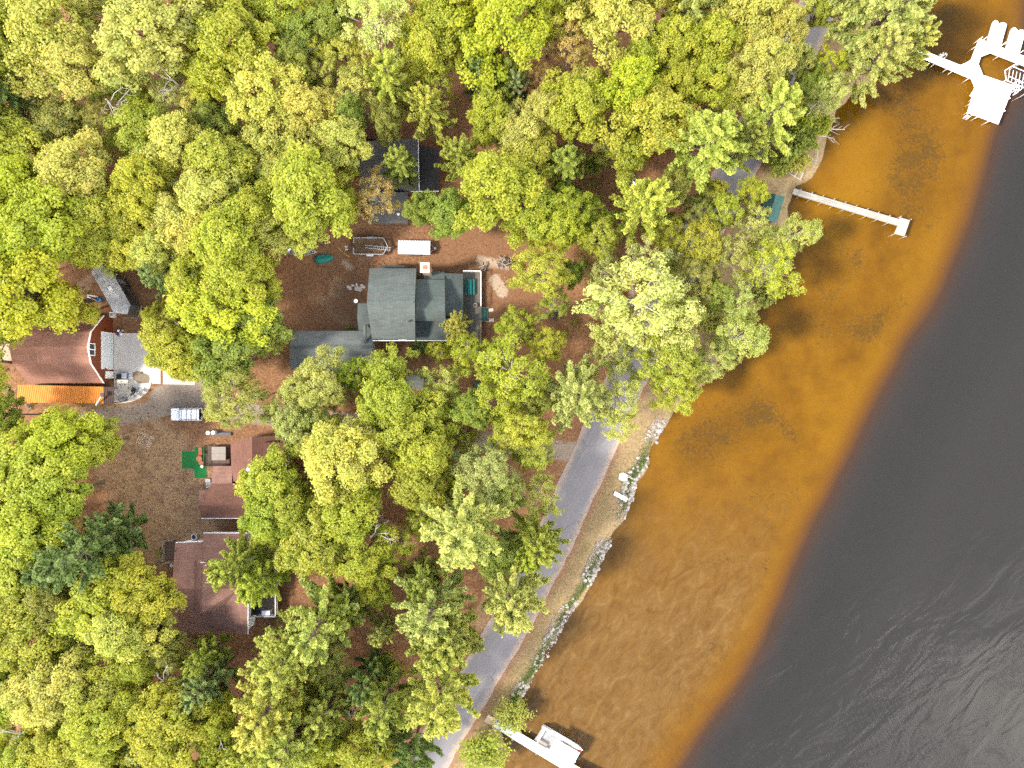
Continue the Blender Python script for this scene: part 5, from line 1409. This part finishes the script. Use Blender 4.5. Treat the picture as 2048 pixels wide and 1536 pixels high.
mb.build_each('stringer', M['wooddark'], nd)
# bottom dock
sd2 = thing('dock', P(1080, 1490, WL), 'white dock with a tan ramp running out beside the pontoon boat', 'dock')
u_ = (P(1143, 1525.5, DH) - P(1001, 1437.6, DH)).normalized()
dk_slab('ramp', [(976.8,1429),(994.3,1439),(985.6,1451.3),(968,1443.5)], m_planks('tan_ramp_boards', (.44, .33, .23), .2, 2), h=DH + .12, axis=(-u_.y, u_.x, 0), parent=sd2)
dk_slab('walkway', [(994.6,1438.5),(1036,1464),(1026,1478.5),(985.5,1452.5)], 'bluewhite', axis=(u_.x, u_.y, 0), parent=sd2)
dk_slab('walkway', [(1036.3,1464.2),(1200,1560),(1190,1577),(1026.3,1478.7)], 'dockwhite', axis=(u_.x, u_.y, 0), parent=sd2)
posts(sd2, [(994,1438),(985,1453),(1036,1463),(1025.5,1479),(1085,1492),(1072,1507.5),(1145,1528),(1120,1537)], up=.3, r=.045, mat='alu')
mb = MB(); mb.tube(P(989, 1455, .1), P(964, 1484, -.2), .06, .05, 6); tag(mb.build('dock_pole', M['alu']), 'bare pale pole leaning from the bottom dock into the willow', 'pole')
# pontoon boat
pb = oriented('pontoon_boat', 1116, 1485.5, 31, 'white pontoon boat with a canopy tied to the bottom dock', 'boat', h=WL)
for y in (-1.05, 1.05):
    mb = MB(); mb.tube((-3.4, y, .15), (2.9, y, .15), .32, .32, 12); mb.tube((2.9, y, .15), (3.7, y, .32), .32, .06, 12); part(mb, 'pontoon', 'alu', pb, True)
mb = MB(); mb.box((-.05, 0, .56), (6.7, 2.55, .1)); part(mb, 'deck', 'grey', pb)
mb = MB()
for y in (-1.24, 1.24): mb.box((.1, y, .92), (6.2, .05, .6)); mb.box((.1, y, 1.25), (6.3, .08, .06))
mb.box((3.2, .75, .92), (.05, 1.0, .6)); mb.box((3.2, -.75, .92), (.05, 1.0, .6)); mb.box((-3.0, 0, .92), (.05, 2.4, .6))
part(mb, 'fence_panel', 'white', pb)
mb = MB()
prof = [(-1.28, 2.38), (-.9, 2.5), (-.3, 2.56), (.3, 2.56), (.9, 2.5), (1.28, 2.38)]
vs = [(x, y, z) for x in (-1.35, 2.75) for y, z in prof]; mb.add(vs, [(i, 6 + i, 7 + i, i + 1) for i in range(5)]); o = part(mb, 'canopy', 'white', pb); md = o.modifiers.new('thick', 'SOLIDIFY'); md.thickness = .05
mb = MB()
for x in (-1.3, 2.7):
    for y in (-1.26, 1.26): mb.tube((.7, y, .9), (x, y, 2.38), .03, .03, 6)
part(mb, 'canopy_frame', 'alu', pb)
for s, L in ((-1, 1.4), (1, 1.8)):
    mb = MB(); mb.box((-2.2 if s < 0 else 1.9, s * .9, .82), (L, .6, .42)); part(mb, 'bench_seat', 'taupe', pb)
mb = MB(); mb.box((.3, -.75, 1.0), (.5, .7, .8), 0, .8); part(mb, 'console', 'white', pb)
mb = MB(); mb.box((3.55, 0, .75), (.4, .5, .7), 0, .8); mb.tube((3.6, 0, .5), (3.6, 0, -.5), .09, .07, 8); part(mb, 'outboard_motor', 'black', pb)
mb = MB(); mb.box((3.0, 1.15, 1.36), (.35, .3, .28)); part(mb, 'fuel_can', 'red', pb)
# things on the bank
mb = MB(); q = P(1241.3, 993, .1); mb.box((q.x, q.y, .16), (2.2, .62, .1), -R(29)); tag(mb.build('boardwalk_plank', M['bluewhite']), 'short white gangplank laid across the stony bank', 'plank')
mb = MB(); mb.prism([tuple(P(x, y).xy) for x, y in [(1239.5,946),(1247,945),(1255.5,950),(1253.5,961.5),(1245,962.5),(1236.5,957.5)]], -.05, .12); tag(mb.build('stone_slab', M['mortar']), 'pale square stone slab on the bank above the white gangplank', 'stone slab')
df_ = thing('metal_grid', P(1588, 345), 'bare grey metal dock frame lying on the shore', 'metal frame')
mb = MB()
pp_ = [P(x, y, .2) for x, y in [(1581,329.6),(1606,345.7),(1600,359),(1569.6,341)]]
for a, b in zip(pp_, pp_[1:] + pp_[:1]): mb.tube(a, b, .06, .06, 6)
for s in (.33, .66): mb.tube(pp_[0].lerp(pp_[1], s), pp_[3].lerp(pp_[2], s), .05, .05, 6)
mb.build('bars', M['alu'], df_)
def log(px, py, ang, L, r_, label, mat='pale_bark', z=.1, branch=3, group='driftwood along the shore'):
    t = oriented('driftwood_log', px, py, ang, label, 'log', group, h=z)
    mb = MB(); mb.path([(-L / 2, 0, 0), (0, .06 * L, .05), (L / 2, 0, .1)], [r_, r_ * .8, r_ * .4], 7); part(mb, 'trunk', mat, t)
    for k in range(branch):
        x = random.uniform(-.1, .45) * L; s = random.choice((-1, 1)); l2 = L * random.uniform(.15, .4)
        mb = MB(); mb.path([(x, 0, .05), (x + l2 * .5, s * l2 * .4, .2), (x + l2, s * l2 * .6, .15)], [r_ * .35, r_ * .25, r_ * .1], 5); part(mb, 'branch', mat, t)
log(1622, 318, 45, 2.2, .12, 'pale driftwood log lying nearest the metal dock frame')
log(1633, 312, 100, 1.6, .09, 'thin pale driftwood log at the water just above the dock frame')
log(1655, 240, -8, 3.6, .10, 'long bare branch reaching over the water below the dense pines')
log(1660, 262, -5, 4.4, .12, 'longest bare whitened branch stretched over the amber water', branch=6)
log(1650, 275, 12, 3.0, .09, 'lowest bare branch of the fallen tree over the water', branch=5)
log(1640, 215, -60, 3.0, .08, 'bare branch standing out between shrubs at the shore', branch=4)
log(955, 917, -8, 2.4, .10, 'fallen dark limb in the clearing between the crowns', 'wooddark', group=None)
log(1050, 62, 60, 2.4, .08, 'dead limb lying on the leaf floor near the top edge', group=None)
log(1145, 300, -62, 3.5, .10, 'dark fallen trunk on the red leaf floor', 'wooddark', group=None)
log(640, 193, 2, 3.2, .07, 'thin dead limb on the leaf floor above the charcoal cottage', group=None)
log(985, 1010, 75, 1.6, .06, 'small dead limb on the red leaf floor in the lower woods', group=None)

# dead bare trees: pale limbs among the crowns
def snag(px, py, h, L, ang, label, seed, n=9):
    rr = random.Random(seed); q = P(px, py, h); base = Vector((q.x, q.y, 0))
    t = thing('bare_tree', base, label, 'tree', 'bare dead trees')
    mb = MB(); top = Vector((q.x + rr.uniform(-.5, .5), q.y + rr.uniform(-.5, .5), h))
    mb.path([base - Vector((0, 0, .2)), base.lerp(top, .5), top], [.2, .15, .09], 8); mb.build('trunk', M['pale_bark'], t)
    mb = MB()
    for k in range(n):
        a = -R(ang) + rr.uniform(-1.3, 1.3); l = L * rr.uniform(.5, 1.0); p0 = base.lerp(top, rr.uniform(.6, 1.0))
        p1 = p0 + Vector((math.cos(a) * l * .45, math.sin(a) * l * .45, l * .35)); a2 = a + rr.uniform(-.6, .6); p2 = p1 + Vector((math.cos(a2) * l * .5, math.sin(a2) * l * .5, l * rr.uniform(.05, .35)))
        mb.path([p0, p1, p2], [.075, .05, .02], 5)
        for j in range(3):
            s = rr.uniform(.2, 1.0); b0 = p1.lerp(p2, s); a3 = a2 + rr.choice((-1, 1)) * rr.uniform(.5, 1.1); l3 = l * rr.uniform(.2, .4)
            b1 = b0 + Vector((math.cos(a3) * l3 * .6, math.sin(a3) * l3 * .6, .2)); b2 = b1 + Vector((math.cos(a3 + .4) * l3 * .5, math.sin(a3 + .4) * l3 * .5, .1))
            mb.path([b0, b1, b2], [.03, .02, .008], 4)
    mb.build('limbs', M['pale_bark'], t)
snag(345, 160, 12, 3.2, 160, 'bare pale-limbed tree near the cream birch at the top left', 1)
snag(205, 205, 11, 4.0, 30, 'bare thin-limbed tree over the red clearing at the upper left', 2)
snag(745, 1075, 12, 3.4, -20, 'bare forked tree beside the small dark-limbed birch in the lower woods', 3)
snag(700, 1440, 9, 3.4, -40, 'bare white-limbed tree in the gap near the bottom edge', 4, 7)
snag(735, 1465, 10, 3.0, 20, 'smaller bare tree with drooping limbs in the bottom gap', 5, 6)
snag(625, 985, 9, 2.6, 60, 'bare twiggy tree between the bungalow and the white rowing boat', 6)
snag(325, 1360, 11, 3.2, -50, 'bare curved-limbed tree below the brown dormered house', 7, 7)
snag(430, 1465, 12, 3.4, 20, 'bare limbed tree among yellow oaks at the bottom left', 8, 7)
snag(655, 190, 9, 2.6, -10, 'bare tree with white limbs above the charcoal cottage', 9, 7)
snag(975, 110, 11, 3.0, 140, 'bare forked tree beside the bright oak at the top', 10, 6)
snag(1375, 40, 12, 2.6, 40, 'bare grey-limbed tree at the top edge among pines', 11, 6)
snag(30, 1480, 12, 3.0, 200, 'bare dark-limbed tree in the bottom left corner', 23, 7)

# ------------------------------------------------------------------ rocks, weeds, litter
def shore_point(s):
    pts = SHORE_PX
    i = min(len(pts) - 2, int(s)); f = s - i
    return pts[i][0] + (pts[i+1][0] - pts[i][0]) * f, pts[i][1] + (pts[i+1][1] - pts[i][1]) * f
t_ = NT('riprap_stone'); oi = t_.n('ShaderNodeObjectInfo'); nf_ = t_.noise(t_.pos(), 2.2, 5, .7)
M['stone'] = t_.bsdf(t_.ramp(nf_, [(.25, (.13, .10, .085)), (.50, (.26, .225, .20)), (.75, (.46, .44, .41))]), .85, 0, .25, nf_, .4, .04)
STONES = []
rk = random.Random(5)
for k in range(5):
    mb = MB(); mb.rock((0, 0, 0), (.26, .21, .17), rk); o = mb.build('bank_stone', M['stone']); STONES.append(o)
def bank_pos(wide):
    s = rk.uniform(16.3, 27.4); x, y = shore_point(s)
    off = rk.uniform(-4, wide) if rk.random() < .7 else rk.uniform(-3, 7)
    dens = .5 + .5 * math.sin(y * .045 + 1.2) + .3 * math.sin(y * .11)
    return x - off, y - off * .35, dens
cnt = 0; used_src = 0
LB = 'pale rough stone in the stony bank along the lake edge'
while cnt < 300:
    x, y, dens = bank_pos(22)
    if rk.random() > dens + .15: continue
    src = STONES[cnt % 5]
    o = src if cnt < 5 else src.copy()
    if cnt >= 5: COL.objects.link(o)
    q = P(x, y, 0)
    zz = float(land_z(np.array([[q.x]]), np.array([[q.y]]))[0][0, 0]) if cnt < 0 else -.25
    o.location = (q.x, q.y, max(WL + .05, -.8 + .05 * max(0, 12 - 0)) if False else -.35 + rk.uniform(-.1, .25))
    k = rk.uniform(.7, 1.55); o.scale = (k, k * rk.uniform(.8, 1.2), k); o.rotation_euler = (rk.uniform(-.3, .3), rk.uniform(-.3, .3), rk.uniform(0, 6.28))
    tag(o, LB, 'stone', 'pale stones along the bank')
    cnt += 1
PX_ = []
for _ in range(5200):
    x, y, dens = bank_pos(24)
    if rk.random() > dens: continue
    PX_.append((x, y))
xy = np.array([tuple(P(x, y).xy) for x, y in PX_]); zg = land_z(xy[:, 0][None], xy[:, 1][None])[0][0]
mb = MB()
for (x, y), z in zip(xy, zg):
    if z < WL - .25: continue
    s = rk.uniform(.05, .14); mb.rock((x, y, z + s * .3), (s, s * .8, s * .7), rk)
o = mb.build('bank_gravel', M['stone']); o['kind'] = 'stuff'; o['label'] = 'small pale stones filling the bank along the lake'
# settle the single stones on the bank
ol = [o for o in COL.objects if o.name.startswith('bank_stone')]
xy = np.array([(o.location.x, o.location.y) for o in ol]); zg = land_z(xy[:, 0][None], xy[:, 1][None])[0][0]
for o, z in zip(ol, zg): o.location.z = z + .06

def cards(name, pts, size, col, label, up=.5, aspect=.35):
    rng = np.random.default_rng(len(pts)); C = np.array(pts, float)
    N = unit(rng.normal(size=C.shape) * .7 + np.array([0, 0, up])); T = np.clip(.5 + rng.normal(0, .2, len(C)), 0, 1)
    me = leaf_mesh(name, C, N, size, aspect, T, M['leaf'], rng); o = bpy.data.objects.new(name, me); COL.objects.link(o); o.color = (*col, 1); o['kind'] = 'stuff'; o['label'] = label
    return o
pts = []
for _ in range(9000):
    s = rk.uniform(16.5, 28.0); x, y = shore_point(s); off = abs(rk.gauss(0, 1)) * 9 + rk.uniform(1, 6)
    d = .5 + .5 * math.sin(y * .03 + 4.2) + (.5 if y > 1230 else 0)
    if rk.random() > d: continue
    px_, py_ = x - off, y - off * .3; q = P(px_, py_); pts.append((q.x, q.y, 0))
a = np.array(pts); z = land_z(a[:, 0][None], a[:, 1][None])[0][0]; a[:, 2] = z + np.random.default_rng(1).uniform(.03, .22, len(a))
cards('bank_weeds', a[z > WL], .24, (.14, .22, .055), 'green weeds growing among the bank stones')
pts = []
rg = random.Random(9)
def scatter(poly_px, r, n, zmax=.12):
    for _ in range(n):
        i = rg.randrange(len(poly_px) - 1) if len(poly_px) > 1 else 0
        a, b = poly_px[i], poly_px[min(i + 1, len(poly_px) - 1)]; f = rg.random()
        ang = rg.uniform(0, 6.28); d = r * math.sqrt(rg.random())
        q = P(a[0] + (b[0] - a[0]) * f, a[1] + (b[1] - a[1]) * f); pts.append((q.x + math.cos(ang) * d, q.y + math.sin(ang) * d, rg.uniform(.02, zmax)))
scatter([(260, 900), (330, 960), (360, 1010), (300, 1050)], 8, 1800); scatter([(200, 860), (300, 890)], 5, 500)
scatter([(1245, 905), (1200, 1010), (1150, 1110), (1100, 1210), (1040, 1320), (985, 1420)], 1.9, 5000)
cards('dry_grass', pts, .20, (.36, .275, .13), 'short dry grass on the open lawn and roadside', aspect=.2)
pts = []
for _ in range(26000):
    x, y = rg.uniform(0, 1560), rg.uniform(0, 1536)
    if x > np.interp(y, [p[1] for p in reversed(ROAD_PX)][::-1] if False else [p[1] for p in ROAD_PX][::-1], [p[0] for p in ROAD_PX][::-1]) - 55: continue
    if 225 < x < 395 and 640 < y < 812: continue
    q = P(x, y); pts.append((q.x, q.y, rg.uniform(.01, .05)))
cards('fallen_leaves', pts, .26, (.30, .14, .065), 'rust-brown fallen leaves covering the woodland floor', up=1.5, aspect=.6)
pts = []
for _ in range(620):
    cx, cy = rg.uniform(0, 1500), rg.uniform(0, 1536)
    if cx > np.interp(cy, [p[1] for p in ROAD_PX][::-1], [p[0] for p in ROAD_PX][::-1]) - 70: continue
    if 220 < cx < 640 and 640 < cy < 1060 or 560 < cx < 1120 and 460 < cy < 720: continue
    q0 = P(cx, cy); rad = rg.uniform(.3, 1.1)
    for k in range(int(60 * rad)):
        a_ = rg.uniform(0, 6.28); d = rad * math.sqrt(rg.random()); pts.append((q0.x + math.cos(a_) * d, q0.y + math.sin(a_) * d, rg.uniform(.05, .9) * (1 - d / rad * .6)))
cards('undergrowth', pts, .28, (.24, .28, .045), 'low green undergrowth scattered through the woods', aspect=.7)
TREES = """
115 70 88 o pale
168 145 62 o pale
22 62 60 d lime
20 135 52 d hot
38 225 56 p dpine
312 60 88 o pale
350 112 48 o pale
452 95 72 o yel
425 158 52 o yel
530 190 70 o pale
250 160 44 d grn
282 215 38 f lime
352 205 44 s cream
290 272 58 o yel
362 285 62 o pale
440 325 66 o yel
160 348 72 o pale
198 412 64 o yel
42 325 72 d lime
45 415 82 d hot
292 388 58 o yel
250 442 54 o yel
422 400 66 o pale
360 440 58 o pale
550 280 64 o pale
565 345 50 o pale
612 400 78 o lime
520 432 52 o yel
570 28 60 o yel
500 22 52 o pale
605 78 52 d grn
760 50 66 s cream
800 20 48 s pale
690 112 38 s pale
885 45 55 o yel
852 115 60 o yel
1022 60 86 o hot
955 95 42 d grn
958 172 36 p dpine
660 150 40 s pale
712 185 46 s pale
785 180 52 p pgold
772 245 32 d olive
862 235 47 p pgold
592 130 36 d grn
602 180 34 f grn
618 222 54 o pale
688 292 52 o pale
655 345 44 o yel
755 398 46 s tan
806 340 35 p grn
985 243 46 o yel
1078 158 38 s tan
1022 152 30 d grn
1030 195 30 p blue
1003 195 26 d grn
990 375 76 o lime
922 330 44 p grn
1055 325 58 o yel
905 432 44 d grn
845 425 30 d grn
1238 35 72 o pale
1165 30 44 o yel
1138 100 44 s tan
1152 62 32 s tan
1208 100 25 s sage
1372 32 56 p pine
1335 98 54 o yel
1420 85 50 o yel
1500 38 70 o pale
1568 62 46 o pale
1462 25 44 o yel
1262 175 62 o hot
1312 245 70 o yel
1285 120 40 o lime
1410 168 58 o yel
1512 150 58 o pale
1580 130 34 o olive
1152 228 60 o yel
1085 225 40 o pale
1525 250 66 p pgold
1455 195 38 o pale
1440 237 32 s cream
1395 312 76 p pgold
1335 385 36 o olive
1250 300 46 o yel
1208 280 36 o olive
1280 422 62 p pgold
1125 350 46 p grn
1036 272 56 o pale
1062 432 60 o lime
1142 420 46 f lime
1185 440 40 f yel
1745 55 84 p pine
1700 25 56 p pine
1730 135 60 p pine
1800 110 46 p pine
1805 25 40 p pine
1640 20 30 o yel
1650 128 30 s hot
1622 175 32 d grn
1598 232 34 b lime
1582 290 32 b grn
1640 205 30 s sage
1560 330 26 b grn
1498 392 32 f yel
1594 472 40 s sage
1545 492 38 s sage
1502 452 36 s sage
1200 475 44 f yel
1118 455 42 d lime
1078 545 54 f yel
1145 548 24 d grn
1275 600 96 s cream
1222 640 56 s cream
1335 650 66 s cream
1218 545 44 s sage
1300 525 46 s cream
1222 705 46 s sage
1402 495 50 f yel
1398 560 48 f olive
1360 620 44 f olive
1445 420 36 f yel
1468 508 46 s olive
1540 540 52 s lime
1430 590 38 f grn
1478 680 52 s sage
1430 720 40 s sage
1330 720 66 f yel
1345 780 48 f yel
1092 690 36 f yel
1105 612 32 s grn
1035 650 38 f yel
1002 690 36 s lime
1150 790 66 p pine
1238 785 52 s sage
1225 845 36 s sage
342 560 38 p blue
400 465 70 o pale
470 490 68 o yel
545 470 55 o pale
270 500 48 o yel
62 580 86 o hot
120 610 52 o yel
85 465 80 d lime
20 520 60 d grn
210 440 56 o yel
470 555 66 o yel
455 625 78 o hot
520 640 44 d grn
350 690 58 o yel
345 660 30 f pale
390 720 46 o yel
460 715 58 d grn
466 800 64 f olive
545 670 38 f grn
642 774 66 f sage
592 815 54 f sage
706 748 36 f lime
772 740 50 s lime
785 800 60 o lime
882 770 44 s pale
915 655 30 p olive
935 702 38 s yel
1022 750 70 s lime
968 730 44 s yel
1002 805 50 s lime
838 694 17 b dpine
878 702 24 s yel
1065 795 40 f grn
604 852 54 f sage
645 840 44 f sage
800 855 62 o lime
872 830 44 o lime
868 888 38 s yel
695 915 76 o pale
660 880 40 o pale
850 905 58 o yel
835 962 58 o yel
885 960 38 o yel
845 1035 38 s yel
980 945 62 f sage
1010 985 40 f sage
1042 850 54 f yel
1065 905 46 f yel
940 820 36 d grn
928 1045 88 p sage
1082 992 44 s olive
1072 1078 52 p grn
1052 1098 40 p lime
1022 1182 66 p sage
1000 1110 40 d grn
690 1030 68 o yel
640 1072 64 o yel
722 1110 54 o yel
752 1165 40 o yel
798 1085 42 s lime
556 965 62 o lime
545 1020 54 o lime
592 1010 48 o lime
487 1118 50 p grn
532 1150 46 p lime
562 1060 48 o lime
655 1225 74 p pine
700 1200 44 p grn
865 1200 70 p pine
905 1255 56 p pine
850 1150 42 p grn
770 1250 28 p sage
885 1275 58 p pgold
885 1370 76 p pgold
775 1390 60 p grn
740 1345 44 p dpine
590 1300 74 p pgold
560 1385 80 p pgold
600 1450 78 p pgold
532 1478 66 p pgold
662 1400 52 p pgold
655 1320 50 f olive
725 1502 60 o yel
830 1482 50 p dpine
780 1440 34 p grn
1022 1432 38 w yel
972 1502 50 w yel
15 832 34 d grn
138 884 72 o hot
195 885 44 o lime
80 942 84 o lime
122 985 68 o lime
68 1042 74 o yel
62 1112 68 o yel
200 1092 78 p dpine
148 1120 54 p dpine
245 1060 50 p dpine
222 1192 74 o yel
300 1188 58 o yel
250 1242 58 o pale
312 1262 48 o pale
62 1192 60 o yel
62 1272 70 o yel
345 1300 34 d olive
120 1372 70 o pale
192 1382 58 o pale
232 1332 58 o yel
132 1472 70 o yel
202 1452 64 o yel
58 1500 60 o yel
328 1432 70 o yel
372 1482 70 o yel
300 1490 56 o pale
432 1350 48 p blue
425 1300 36 p grn
440 1440 44 o yel
20 1392 58 d lime
470 1510 50 o yel
270 1400 50 o yel
655 1480 44 o yel
160 1280 50 o yel
10 1010 50 o yel
390 1390 40 o olive
290 1320 44 o yel
1187 330 20 b grn
700 660 8 b grn
890 700 18 b grn
940 160 16 b grn
1640 250 22 b lime
1230 620 26 b grn
770 1330 24 b grn
948 1285 20 b olive
860 850 22 b grn
1340 520 30 b olive
1420 640 28 b olive
185 15 44 o pale
400 215 42 o pale
440 240 40 d grn
668 52 44 d grn
640 108 38 s yel
735 130 34 s pale
120 250 50 d olive
215 250 40 s olive
880 150 40 s yel
700 238 34 d grn
225 490 44 o yel
330 500 44 o pale
180 470 56 d lime
560 400 50 o pale
480 335 46 o yel
682 420 38 o yel
618 468 42 o pale
520 560 40 o yel
392 560 52 o yel
322 632 28 f yel
1180 180 44 o pale
1100 55 44 o yel
1355 175 46 o yel
1335 470 36 f yel
1390 425 32 f olive
110 1205 46 o olive
30 1140 46 d grn
100 1330 44 d olive
245 1540 50 o yel
640 1560 40 o yel
690 980 36 o yel
930 880 30 f yel
1562 205 40 f yel
1655 185 34 s sage
1610 275 26 b grn
1482 300 40 p pgold
1425 388 32 f yel
1560 520 26 b olive
1530 590 26 b olive
1492 640 24 b olive
1448 692 24 b olive
1402 742 22 b olive
1470 600 40 s sage
1600 325 20 b olive
-40 240 70 o yel
-45 720 70 o yel
-50 560 70 o yel
-45 950 70 o yel
-45 1130 70 o yel
-40 1330 70 o yel
-40 60 70 o yel
-45 400 70 o lime
230 -45 70 o yel
420 -40 70 o yel
680 -40 60 o pale
950 -40 66 o yel
1130 -40 66 o yel
1320 -40 66 o yel
1580 -40 62 o pale
250 1580 66 o yel
420 1580 66 o yel
660 1575 60 o yel
60 1585 66 o yel
"""
# ------------------------------------------------------------------ planting the trees
LAND = [('the charcoal cottage', 790, 340), ('the grey-green house', 835, 610), ('the long garage wing', 655, 695), ('the rust-red barn', 120, 695), ('the silver camper', 228, 575),
        ('the concrete pads', 310, 720), ('the white off-roader', 380, 828), ('the red-brown bungalow', 510, 960), ('the brown dormered house', 425, 1175), ('the narrow plank dock', 1690, 412),
        ('the big white dock', 1950, 150), ('the green-roofed boat shed', 1545, 414), ('the pontoon boat', 1115, 1485), ('the brush heap', 1010, 525), ('the white gangplank', 1241, 993),
        ('the fire ring', 1110, 632), ('the utility trailer', 745, 494), ('the silver canoe', 1267, 361), ('the little grey shed', 832, 762), ('the white rowing boat', 711, 1005), ('the turf mats', 388, 925)]
DIRS = ['right of', 'below and right of', 'below', 'below and left of', 'left of', 'above and left of', 'above', 'above and right of']
LOOK = {'pale': 'pale yellow-green', 'yel': 'yellow-green', 'lime': 'lime green', 'grn': 'mid green', 'pine': 'light green', 'pgold': 'golden-green', 'dpine': 'dark green', 'tan': 'tan-leaved', 'olive': 'olive green',
        'cream': 'creamy yellow', 'hot': 'bright lime', 'sage': 'soft sage green', 'blue': 'bluish green'}
KIND = {'o': 'oak', 'd': 'dense maple', 's': 'thin-leaved birch', 'f': 'feathery aspen', 'p': 'pine', 'w': 'willow shrub', 'b': 'low shrub'}
ORD = ['nearest', 'second nearest', 'third nearest', 'fourth nearest', 'fifth nearest', 'sixth nearest', 'seventh nearest', 'eighth nearest']
TR = []
for i, ln in enumerate(TREES.strip().splitlines()):
    x, y, r, k, c = ln.split()[:5]; TR.append([float(x), float(y), float(r), k, c])
def octant(lx, ly, x, y): return int(((math.degrees(math.atan2(y - ly, x - lx)) + 22.5) % 360) // 45)
def label_of(t, used):
    x, y, r, k, c = t
    best = []
    for nm, lx, ly in LAND:
        oc = octant(lx, ly, x, y); d = math.hypot(x - lx, y - ly)
        same = sorted(math.hypot(u[0] - lx, u[1] - ly) for u in TR if u[3] == k and u[4] == c and octant(lx, ly, u[0], u[1]) == oc)
        best.append((same.index(d) * 130 + d, same.index(d), nm, oc))
    best.sort()
    for sc_, rk_, nm, oc in best:
        lb = f"{LOOK[c]} {KIND[k]}, {ORD[min(rk_, 7)]} of its kind {DIRS[oc]} {nm}"
        if len(lb.split()) > 16: lb = lb.replace(' of its kind', '')
        if lb not in used and rk_ < 7: used.add(lb); return lb
    return lb
used = set(); cnts = {}
rt = random.Random(3)
for t in TR:
    x, y, r, k, c = t
    hv = rt.uniform(.88, 1.14)
    if k in 'od': h = (7.5 + .115 * r) * hv
    elif k in 'sf': h = (7 + .115 * r) * hv
    elif k == 'p': h = 7 + .16 * r
    else: h = r * S * 1.2
    hc = h * (.66 if k in 'odsf' else .5)
    Rw = r * S * (H - hc) / H
    q = P(x, y, hc)
    if k == 'p': q = P(x, y, h * .45)
    gz = 0.0
    d_sh = float(sdist(np.array([[q.x]]), np.array([[q.y]]), SHORE)[0, 0])
    if d_sh > -1.0 and k != 'w':
        # rooted on the bank, crown leaning out over the water
        gz = -.3
    if k in 'od': Rw *= 1.10
    if k == 'p': Rw *= 1.17
    n = cnts.get(k, 0); cnts[k] = n + 1
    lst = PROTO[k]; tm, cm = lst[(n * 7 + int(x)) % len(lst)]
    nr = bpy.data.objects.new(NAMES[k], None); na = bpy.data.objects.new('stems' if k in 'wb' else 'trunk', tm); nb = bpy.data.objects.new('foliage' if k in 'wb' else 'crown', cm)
    for o in (nr, na, nb): COL.objects.link(o)
    na.parent = nr; nb.parent = nr
    nr.location = (q.x, q.y, gz)
    if k in 'odsf': sx = Rw / 5.0; sz = h / 13.0
    elif k == 'p': sx = Rw / 4.9; sz = h / 15.0
    elif k == 'w': sx = Rw / 1.45; sz = sx * .9
    else: sx = Rw / 1.45; sz = sx
    ez = rt.uniform(.90, 1.12)
    nr.scale = (sx * ez, sx / ez, sz); nr.rotation_euler = (0, 0, rt.uniform(0, 6.28))
    col = COLR[c] if k != 'w' else (.36, .38, .06)
    j = [rt.uniform(.93, 1.04), rt.uniform(.97, 1.05), rt.uniform(.85, 1.15)]
    v = rt.uniform(.92, 1.08)
    nb.color = (col[0] * j[0] * v, col[1] * j[1] * v, col[2] * j[2] * v, 1)
    lb = label_of(t, used)
    tag(nr, lb, 'shrub' if k in 'wb' else 'tree', {'o': 'oak trees of the wood', 'd': 'maples of the wood', 's': 'birches of the wood', 'f': 'aspens of the wood', 'p': 'pines of the wood', 'w': 'willows by the bottom dock', 'b': 'shrubs under the trees'}[k])
